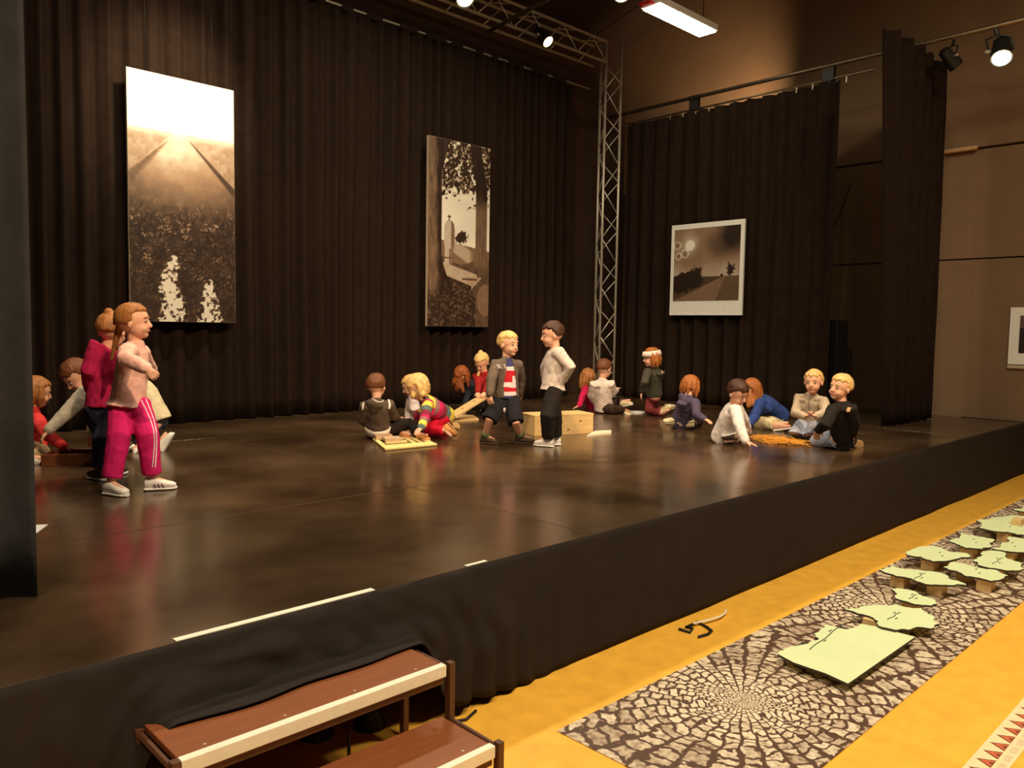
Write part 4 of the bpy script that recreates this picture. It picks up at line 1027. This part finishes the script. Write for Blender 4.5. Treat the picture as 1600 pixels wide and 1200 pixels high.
# 4 at the tray
person('child in coral red top sitting on the stage with one hand on the tray', (60, 727), 1.0, (36, 690), (50, 643, -1), (58, 612, 1), (100, 12), [
    dict(s=(58, 656), e=(72, 678, -1), w=(104, 700, -1), h=(122, 702, -1), pn=(0, 0, -1), curl=.2), dict(e=(52, 680, 1), w=(70, 700, 1))],
    [dict(k=(66, 706, -1), a=(48, 724, -1), t=(82, 722, -1), up=(0, 0, 1)), dict(k=(50, 690, 1), a=(40, 715, 1), t=(60, 716, 1), up=(0, 0, 1))],
    C('coral', (224, 66, 66)), C('beige', (196, 170, 128)), H_SAND, SH_WHITE, hairstyle='bob', lat=90, doff=.4, sole=C('sole_red', (200, 90, 60)))
# 5 boy in hooded jacket, back to us
def hood_extra(c):
    W2 = C('white_band', (236, 224, 210)); s = c['s']
    pv = c['Pv']; u = c['up']
    new_obj('shirt_hem', *c['rel']([loft([(pv-u*.03*s, c['blat']*.122*s, c['bfwd']*.104*s), (pv+u*.03*s, c['blat']*.128*s, c['bfwd']*.110*s), (pv+u*.04*s, c['blat']*.12*s, c['bfwd']*.1*s)], 20)]), W2, c['root'], True)
    RIB.append((c, 'hood_trim', [(576, 620), (583, 624), (590, 628), (597, 628), (600, 624), (602, 620)], .005, W2, 'top'))
    RIB.append((c, 'shoulder_stripe', [(605, 622), (608, 627), (609, 633), (608, 638)], .010, W2, 'top'))
    RIB.append((c, 'shoulder_stripe', [(568, 630), (567, 634), (566.5, 640)], .008, W2, 'top'))
person('boy in dark grey hooded jacket with white shoulder stripes sitting with his back turned', (596, 686), .98, (590, 670), (589, 629, -1), (588, 604, 1), (158, 5), [
    dict(s=(610, 632), side=-1, e=(615, 650, 1), w=(622, 655, 1), h=(627, 652, 1)), dict(s=(568, 634), side=1, e=(566, 656, 1), w=(575, 665, 1))],
    [dict(s=(601, 672), ss=1, side=-1, k=(640, 662, 1), a=(657, 681, -1), t=(668, 680, -1), up=(0, 0, 1)), dict(s=(580, 674), ss=1, side=1, k=(606, 675, 1), a=(630, 680, -1), t=(641, 679, -1), up=(0, 0, 1))],
    C('dark_grey', (88, 74, 64)), C('black_trouser', (38, 32, 30)), H_BROWN, SH_TAN, topname='hooded_jacket', hood=True, hemlen=-.12, lat=160, extra=hood_extra)
# 6 behind the striped girl
person('small blond child in lilac-grey shirt sitting half hidden behind the striped sweater', (648, 676), .92, (650, 662), (645, 624, -1), (641, 594, -1), (280, 25), [
    dict(e=(638, 645, -1), w=(637, 660, -1)), dict(e=(650, 650, 1), w=(655, 662, 1))],
    [dict(k=(645, 660, -1), a=(652, 674, 1), t=(640, 676, -1)), dict(k=(665, 660, 1), a=(660, 672, 1), t=(650, 674, 1))],
    C('lilac_grey', (196, 178, 176)), C('lilac_grey_dark', (150, 130, 130)), H_BLOND, SH_DARK, topname='shirt', doff=.5)
# 7 striped girl
def stripes_cb(o, c):
    me = o.data; cols = [C('st_plum', (132, 44, 66)), C('st_yellow', (232, 206, 84)), C('st_teal', (92, 112, 108)), C('st_magenta', (200, 40, 92)), C('st_grey', (150, 108, 104))]
    me.materials.clear()
    for m in cols: me.materials.append(m)
    O = c['O']; cen = np.array([p.center for p in me.polygons])+O
    segs = [(c['Pv']-(c['Ch']-c['Pv'])*.3, c['Ch']+c['up']*.06, .0, 1.25)]
    t0, d0 = seg_point(segs[0][0], segs[0][1], cen); best = d0-.06; val = t0*.42
    for sh, el, wr, *_ in c['A']:
        for a, b, off, ln in ((sh, el, .05, .175), (el, wr, .225, .155)):
            t_, d_ = seg_point(a, b, cen); k = d_ < best; best = np.where(k, d_, best); val = np.where(k, off+t_*ln, val)
    seq = [3, 1, 2, 0, 3, 4, 1, 2, 0]
    idx = np.floor(val/.052).astype(int) % len(seq)
    me.polygons.foreach_set('material_index', np.array([seq[i] for i in idx], dtype=np.int32)); me.update()
person('blonde girl in multicoloured striped sweater and crimson trousers kneeling forward', (680, 684), 1.0, (694, 650), (664, 628, -1), (653, 605, -1), (292, 40), [
    dict(s=(668, 631), e=(664, 654, -1), w=(658, 668, -1), h=(652, 674, -1)), dict(e=(655, 648, 1), w=(650, 664, 1))],
    [dict(s=(697, 656), k=(664, 674, -1), a=(697, 672, -1), t=(706, 682, -1), up=(-.5, .5, -.3)), dict(k=(672, 672, 1), a=(700, 670, 1), t=(708, 675, 1), up=(-.5, .5, -.3))],
    C('st_plum', (132, 44, 66)), C('crimson', (206, 24, 54)), H_PALE, SH_TAN, hairstyle='bob', hang=[(646, 618, -.06, .05, .03, .03), (660, 616, -.09, .05, .03, .0)], lat=290, doff=.15, topcb=stripes_cb, sole=SOLE_T, headscale=1.08)
# 8 bent over with long brown hair
person('child in dark clothes bending over with long red-brown hair hanging down', (732, 644), .98, (748, 626), (734, 598, -1), (722, 586, -1), (320, 62), [
    dict(e=(730, 618, -1), w=(726, 634, -1)), dict(e=(745, 618, 1), w=(735, 632, 1))],
    [dict(k=(730, 638, -1), a=(756, 642, -1), t=(765, 644, 1)), dict(k=(738, 638, 1), a=(760, 640, 1), t=(768, 642, 1))],
    C('blue_black', (44, 46, 54)), C('black_trouser', (38, 32, 30)), H_RED, SH_DARK, doff=.45, hairstyle='curly', hang=[(717, 604, -.06, .06, .045, .05), (712, 596, -.03, .06, .05, .03), (714, 608, -.05, .05, .03, .05), (724, 612, -.08, .045, .02, .06), (709, 600, .0, .05, .035, .02)])
# 9 blond in red at the plank
person('blond child in dark red top with a small bun holding the plank end', (757, 645), 1.0, (760, 622), (757, 586, -1), (752, 563, -1), (330, 35), [
    dict(side=1, e=(748, 600, -1), w=(747, 613, -1), h=(748, 618, -1), pn=(0, 0, -1), curl=1.0), dict(side=-1, e=(763, 602, -1), w=(757, 613, -1), h=(754, 617, -1), curl=1.0)],
    [dict(k=(752, 640, -1), a=(765, 645, 1), t=(770, 648, 1)), dict(k=(764, 640, -1), a=(772, 644, 1), t=(776, 646, 1))],
    C('dark_red', (150, 36, 34)), C('black_trouser', (38, 32, 30)), H_PALE, SH_DARK, hairstyle='bun', hang=[(746, 590, -.02, .03, .016)], lat=335, doff=-.2)
# 10 boy in jacket and printed tee
def jacket_cb(o, c):
    bm = bmesh.new(); bm.from_mesh(o.data); O = c['O']
    kill = []
    for f in bm.faces:
        p = np.array(f.calc_center_median())+O-c['Ch']; q = p@c['blat']; w_ = p@c['bfwd']; h = p@c['up']
        wd = min(.06, max(.012, .03-h*.14))
        if w_ > .02 and -wd < q < wd*1.15 and h < .035: kill.append(f)
    bmesh.ops.delete(bm, geom=kill, context='FACES'); bm.to_mesh(o.data); bm.free()
def tee_cb(o, c):
    me = o.data
    for m in (C('print_red', (196, 40, 48)), C('print_white', (226, 210, 208))): me.materials.append(m)
    O = c['O']; cen = np.array([p.center for p in me.polygons])+O-c['Ch']
    q = cen@c['blat']; w_ = cen@c['bfwd']; h = cen@c['up']; idx = np.zeros(len(q), dtype=np.int32)
    fr = (w_ > .02) & (np.abs(q) < .065)
    idx[fr & (h < -.085) & (h > -.30)] = 1
    idx[fr & (h < -.050) & (h > -.085)] = 2
    idx[fr & (h < -.19) & (h > -.235)] = 2
    idx[fr & (h < -.13) & (h > -.20) & (q*(-1) > .018) & (q*(-1) < .065)] = 2
    idx[fr & (h < -.275) & (h > -.31)] = 2
    me.polygons.foreach_set('material_index', idx); me.update()
def jacket_extra(c):
    tee = new_obj('t_shirt', *c['rel']([c['torso'](.94)]), C('navy_tee', (62, 64, 104)), c['root'])
    pend(tee, .007, 2, 1.0, 0, cb=lambda o, _: tee_cb(o, c))
    cu = bpy.data.curves.new('jacket_lettering', 'FONT'); cu.body = 'SILT'; cu.size = .052; cu.extrude = .001; cu.align_x = 'CENTER'; cu.align_y = 'CENTER'
    tmp = bpy.data.objects.new('tmp', cu); COL.objects.link(tmp)
    me = bpy.data.meshes.new_from_object(tmp.evaluated_get(bpy.context.evaluated_depsgraph_get())); bpy.data.objects.remove(tmp)
    me.materials.append(C('print_white', (226, 210, 208)))
    LATE.append((c, 'jacket_lettering', (782, 573), None, None, me, 'top', .004, 0))
    patch(c, 'shorts_emblem', (789, 641), .010, .022, C('print_white', (226, 210, 208)), 'bottom')
person('blond boy in open dark grey jacket over a printed shirt striding in dark shorts', (790, 694), 1.0, (791, 616), (792, 560, -1), (795, 532, -1), (50, 2), [
    dict(side=1, e=(768, 592, -1), w=(765, 617, -1), h=(766, 628, -1), pn=(.6, .2, 0), curl=.7), dict(side=-1, e=(815, 592, 1), w=(812, 616, 1))],
    [dict(s=(781, 628), k=(765, 656, -1), a=(758, 684, 1), t=(774, 692, -1)), dict(s=(801, 628), k=(806, 660, -1), a=(813, 678, 1), t=(834, 686, -1))],
    C('charcoal_jacket', (104, 90, 78)), C('black_shorts', (36, 34, 38)), H_PALE, SH_DARK, topname='jacket', botname='shorts', leglen=.8, flatfeet=True, lat=28, hemlen=.12,
    extra=jacket_extra, sock=C('green_sock', (92, 110, 66)), topcb=lambda o, c: jacket_cb(o, c), sole=SH_DARK)
# 11 boy in pale grey sweater
person('dark-haired boy in pale grey sweater and black trousers standing with hand on hip', (858, 697), 1.03, (864, 604), (868, 546, -1), (861, 514, 1), (284, 8), [
    dict(s=(872, 550), side=-1, e=(892, 574, -1), w=(880, 594, 1), h=(872, 600, 1), pn=(-.5, .5, 0)), dict(side=1, e=(852, 574, 1), w=(852, 596, 1))],
    [dict(k=(866, 650, -1), a=(868, 688, 1), t=(845, 692, 1)), dict(k=(856, 650, -1), a=(857, 686, 1), t=(838, 689, 1))],
    C('pale_grey', (216, 200, 190)), C('black_trouser', (38, 32, 30)), H_DARK, SH_WHITE, flatfeet=True, hemlen=.10, flare=1.1, lat=285, baggy=1.2)
# 12 curly girl in magenta
person('child in magenta top with curly sandy hair leaning on one arm', (915, 644), .95, (926, 633), (921, 607, -1), (919, 590, 1), (150, 10), [
    dict(s=(915, 608), side=1, e=(910, 621, -1), w=(905, 634, -1), h=(898, 637, -1), pn=(0, 0, -1), curl=.1), dict(side=-1, e=(930, 620, 1), w=(935, 632, 1))],
    [dict(k=(945, 634, 1), a=(940, 640, 1), t=(950, 642, 1)), dict(k=(935, 638, 1), a=(930, 642, 1), t=(940, 644, 1))],
    C('rose', (200, 36, 84)), C('black_trouser', (38, 32, 30)), H_SAND, SH_DARK, hairstyle='curly', doff=.45)
# 13 white patterned shirt
person('boy in white patterned shirt sitting with his back turned and legs folded', (948, 646), 1.05, (943, 633), (941, 596, -1), (945, 573, 1), (140, 6), [
    dict(s=(954, 599), side=-1, e=(958, 613, 1), w=(963, 609, 1), h=(966, 606, 1)), dict(s=(928, 600), side=1, e=(924, 618, 1), w=(930, 630, 1))],
    [dict(s=(951, 634), ss=1, side=-1, k=(966, 626, 1), a=(974, 628, -1), t=(985, 625, -1), up=(0, 0, 1)), dict(s=(936, 635), ss=1, side=1, k=(958, 640, -1), a=(974, 642, 1), t=(984, 643, -1), up=(0, 0, 1))],
    material('white_patterned_cotton', (226, 208, 196), 0.9, 0.22, 38, 0.2, 60), C('dark_brown_trouser', (62, 48, 40)), H_BROWN, SH_CREAM, topname='shirt', lat=145, hemlen=.2)
# 14 kneeling with headband
def band_extra(c):
    hs = c['hs']
    V, F = [], []; n = 26
    for k in range(n):
        a = 2*math.pi*k/n
        for z, r in ((.052, 1.10), (.022, 1.17), (-.004, 1.14)):
            V.append(c['hd']+c['hu']*(z+.022)*hs*(1)+(c['hr']*.073*math.cos(a)+c['hf']*.087*math.sin(a))*hs*r*(1.0 if z < .05 else .93)-c['hf']*.008*hs)
    for k in range(n):
        for j in range(2):
            a, b = k*3+j, ((k+1) % n)*3+j; F.append((a, b, b+1, a+1))
    o = new_obj('headband', *c['rel']([(V, F)]), C('headband_white', (240, 214, 206)), c['root'], True)
    m = o.modifiers.new('thick', 'SOLIDIFY'); m.thickness = .006; PEND.append((o, None))
person('girl with white headband and burgundy trousers kneeling upright', (1022, 649), 1.02, (1022, 612), (1022, 577, -1), (1018, 559, -1), (285, 8), [
    dict(s=(1012, 581), e=(1007, 598, -1), w=(1003, 612, 1), h=(1001, 620, -1)), dict(s=(1032, 581), e=(1028, 596, 1), w=(1019, 604, 1))],
    [dict(k=(1014, 642, -1), a=(1036, 645, -1), t=(1046, 640, -1), up=(-.3, .3, -.9)), dict(k=(1020, 640, 1), a=(1042, 642, 1), t=(1050, 640, 1), up=(-.3, .3, -.9))],
    C('dark_grey_green', (76, 72, 62)), C('burgundy', (116, 50, 50)), H_AUB, SH_CREAM, hairstyle='bob', lat=280, extra=band_extra, sole=SH_CREAM)
# 15 purple hoodie
person('girl in blue-violet hooded top with auburn bob sitting on her heels', (1072, 670), .98, (1064, 655), (1075, 624, -1), (1079, 604, 1), (140, 25), [
    dict(s=(1086, 629), side=-1, e=(1089, 648, -1), w=(1101, 655, -1), h=(1108, 658, -1)), dict(s=(1066, 628), side=1, e=(1068, 645, 1), w=(1080, 655, 1))],
    [dict(s=(1073, 658), side=-1, k=(1100, 664, 1), a=(1078, 667, -1), t=(1060, 671, -1), up=(.2, .3, -.9)), dict(s=(1056, 656), side=1, k=(1086, 660, 1), a=(1056, 661, -1), t=(1040, 664, -1), up=(.2, .3, -.9))],
    C('blue_violet', (84, 74, 96)), C('black_trouser', (38, 32, 30)), H_AUB, SH_CREAM, topname='hooded_top', hood=True, hairstyle='bob', lat=130, hemlen=.2, sole=SH_CREAM)
# 16 boy in white shirt leaning on arm
person('dark-haired boy in white long-sleeved shirt leaning on one straight arm', (1146, 692), 1.05, (1131, 676), (1146, 636, -1), (1153, 614, -1), (52, 30, 8), [
    dict(s=(1149, 640), side=1, e=(1156, 666, -1), w=(1165, 690, -1), h=(1176, 694, -1), pn=(0, 0, -1), curl=.1), dict(s=(1150, 636), ss=1, side=-1, e=(1162, 655, 1), w=(1168, 668, 1))],
    [dict(s=(1138, 681), k=(1168, 679, 1), a=(1146, 688, -1), t=(1132, 690, -1)), dict(k=(1166, 674, 1), a=(1150, 682, 1), t=(1140, 684, 1))],
    C('white_shirt', (236, 224, 218)), C('grey_beige', (170, 144, 124)), H_DARK, SH_DARK, topname='shirt', lat=75, hemlen=.2)
# 17 girl in blue
person('girl in blue top and beige trousers bending forward with long brown hair', (1200, 667), 1.05, (1217, 648), (1192, 625, -1), (1175, 609, -1), (300, 42), [
    dict(s=(1187, 630), e=(1179, 652, -1), w=(1169, 664, -1), h=(1164, 668, -1), pn=(0, 0, -1)), dict(e=(1180, 645, 1), w=(1172, 655, 1))],
    [dict(s=(1213, 655), k=(1186, 662, -1), a=(1214, 663, -1), t=(1235, 660, 1), up=(0, 0, 1)), dict(k=(1172, 654, 1), a=(1190, 660, 1), t=(1200, 662, 1))],
    C('blue', (52, 74, 136)), C('cream_beige', (226, 206, 164)), H_AUB, material('pink_beige_leather', (214, 160, 132), 0.6), hairstyle='long', hang=[(1170, 634, -.08, .05, .028, .03), (1177, 632, -.1, .05, .028, .0), (1183, 624, -.04, .045, .03)], lat=300, baggy=1.25)
# 18 blond boy in denim jacket
def denim_extra(c):
    D2 = C('denim_dark', (150, 132, 112))
    for px, w_, h_ in (((1253, 627), .026, .020), ((1276, 625), .030, .020)): patch(c, 'pocket_flap', px, w_, h_*.5, D2)
    patch(c, 'button_placket', (1264, 637), .008, .065, D2)
    patch(c, 'shirt_neck', (1264, 615), .022, .014, C('cream', (222, 206, 170)))
    for px, r in (((1257, 617), .5), ((1272, 615), -.5)): patch(c, 'collar_flap', px, .030, .014, C('denim_grey', (190, 172, 148)), 'top', .006, r)
person('blond boy in pale denim jacket and light jeans kneeling with hands together', (1262, 686), 1.03, (1266, 662), (1268, 620, -1), (1271, 597, -1), (348, 3), [
    dict(e=(1243, 646, -1), w=(1257, 650, -1), h=(1266, 649, -1), side=1, pn=(0, 0, 1), curl=.9), dict(e=(1291, 644, -1), w=(1276, 650, -1), h=(1267, 649, -1), side=-1, pn=(0, 0, 1), curl=.9)],
    [dict(s=(1256, 664), k=(1240, 678, -1), a=(1256, 676, 1), t=(1262, 674, 1), up=(.3, .3, -.9)), dict(s=(1275, 664), k=(1263, 680, -1), a=(1280, 676, 1), t=(1284, 674, 1), up=(.3, .3, -.9))],
    C('denim_grey', (190, 172, 148)), C('light_denim', (170, 176, 196)), H_PALE, SH_WHITE, topname='denim_jacket', lat=345, extra=denim_extra, hemlen=.03)
# 19 blond boy in black jacket
def black_extra(c):
    patch(c, 'sleeve_badge', (1326, 640), .016, .022, C('badge', (210, 160, 120)))
person('blond boy in black jacket kneeling with shoe soles showing and head turned back', (1312, 704), 1.05, (1316, 676), (1314, 634, -1), (1313, 606, -1), (322, -4, -8), [
    dict(s=(1302, 640), side=1, e=(1290, 664, -1), w=(1279, 672, 1), h=(1276, 680, 1)), dict(s=(1329, 637), side=-1, e=(1335, 660, 1), w=(1331, 680, 1))],
    [dict(s=(1306, 684), k=(1275, 690, 1), a=(1322, 695, -1), t=(1300, 702, -1), up=(-.45, .75, .3)), dict(k=(1282, 686, 1), a=(1326, 690, 1), t=(1336, 698, 1), up=(-.4, .8, .2))],
    C('black_jacket', (40, 34, 32)), C('light_denim', (170, 176, 196)), H_PALE, SH_CREAM, topname='jacket', lat=235, hemlen=.34, flare=1.1, sole=SOLE_T, extra=black_extra)
person_list = None
wp = atd(1262, 648, 7.75)

# ------------------------------------------------------------------ bake the modifiers of the figures, then lay on the small pieces
bpy.context.view_layer.update()
dg = bpy.context.evaluated_depsgraph_get()
new = []
for o, cb in PEND: new.append(bpy.data.meshes.new_from_object(o.evaluated_get(dg)))
CTX = {}
for (o, cb), me in zip(PEND, new):
    old = o.data; o.modifiers.clear(); o.data = me
    me.name = o.name
for (o, cb), me in zip(PEND, new):
    if cb:
        cb(o, TOPCTX.get(o.name))
bpy.context.view_layer.update()
for ctx, name, px, hw, hh, mat, surf, th, rot in LATE:
    ob = ctx[surf]; me = ob.data; O = ctx['O']
    bvh = BVHTree.FromPolygons([v.co.copy() for v in me.vertices], [tuple(p.vertices) for p in me.polygons])
    d = Vector(nrm(raydir(*px))); hit = bvh.ray_cast(Vector(CAM-O), d)
    if hit[0] is None: continue
    loc, n = hit[0], hit[1]
    if n.dot(d) > 0: n = -n
    n = (n-d*0.6).normalized(); xa = Vector((0, 0, 1)).cross(n).normalized(); ya = n.cross(xa)
    c, s_ = math.cos(rot), math.sin(rot); xa, ya = xa*c+ya*s_, ya*c-xa*s_
    if hw is None:
        o = bpy.data.objects.new(name, mat); COL.objects.link(o); o.parent = ob
        for v in mat.vertices:
            p = loc+xa*v.co.x+ya*v.co.y; h2 = bvh.ray_cast(p+n*.08, -n, .2); q = h2[0] if h2[0] is not None else p
            v.co = q+n*(.007+max(0, v.co.z))
        continue
    V, F = [], []; N_ = 6
    for side_ in (0, 1):
        for i in range(N_+1):
            for j in range(N_+1):
                p = loc+xa*hw*(i/N_*2-1)+ya*hh*(j/N_*2-1)
                h2 = bvh.ray_cast(p+n*.08, -n, .2)
                q = h2[0] if h2[0] is not None else p
                V.append(q+n*(th if side_ else -.002))
    k = (N_+1)**2
    for i in range(N_):
        for j in range(N_):
            a = i*(N_+1)+j; F.append((k+a, k+a+N_+1, k+a+N_+2, k+a+1))
    o = new_obj(name, V, F, mat, ob, True)

for ctx, name, pts, r, mat, surf in RIB:
    ob = ctx[surf]; me = ob.data; O = ctx['O']
    bvh = BVHTree.FromPolygons([v.co.copy() for v in me.vertices], [tuple(p.vertices) for p in me.polygons])
    fine = []
    for a, b2 in zip(pts[:-1], pts[1:]): fine += [(a[0]+(b2[0]-a[0])*k/3, a[1]+(b2[1]-a[1])*k/3) for k in range(3)]
    fine.append(pts[-1]); P = []
    for px in fine:
        d = nrm(raydir(*px)); hit = bvh.ray_cast(Vector(CAM-O), Vector(d))
        if hit[0] is not None: P.append(np.array(hit[0])-d*r*.25)
    if len(P) > 1: new_obj(name, *tube(P, r, 6), mat, ob, True)
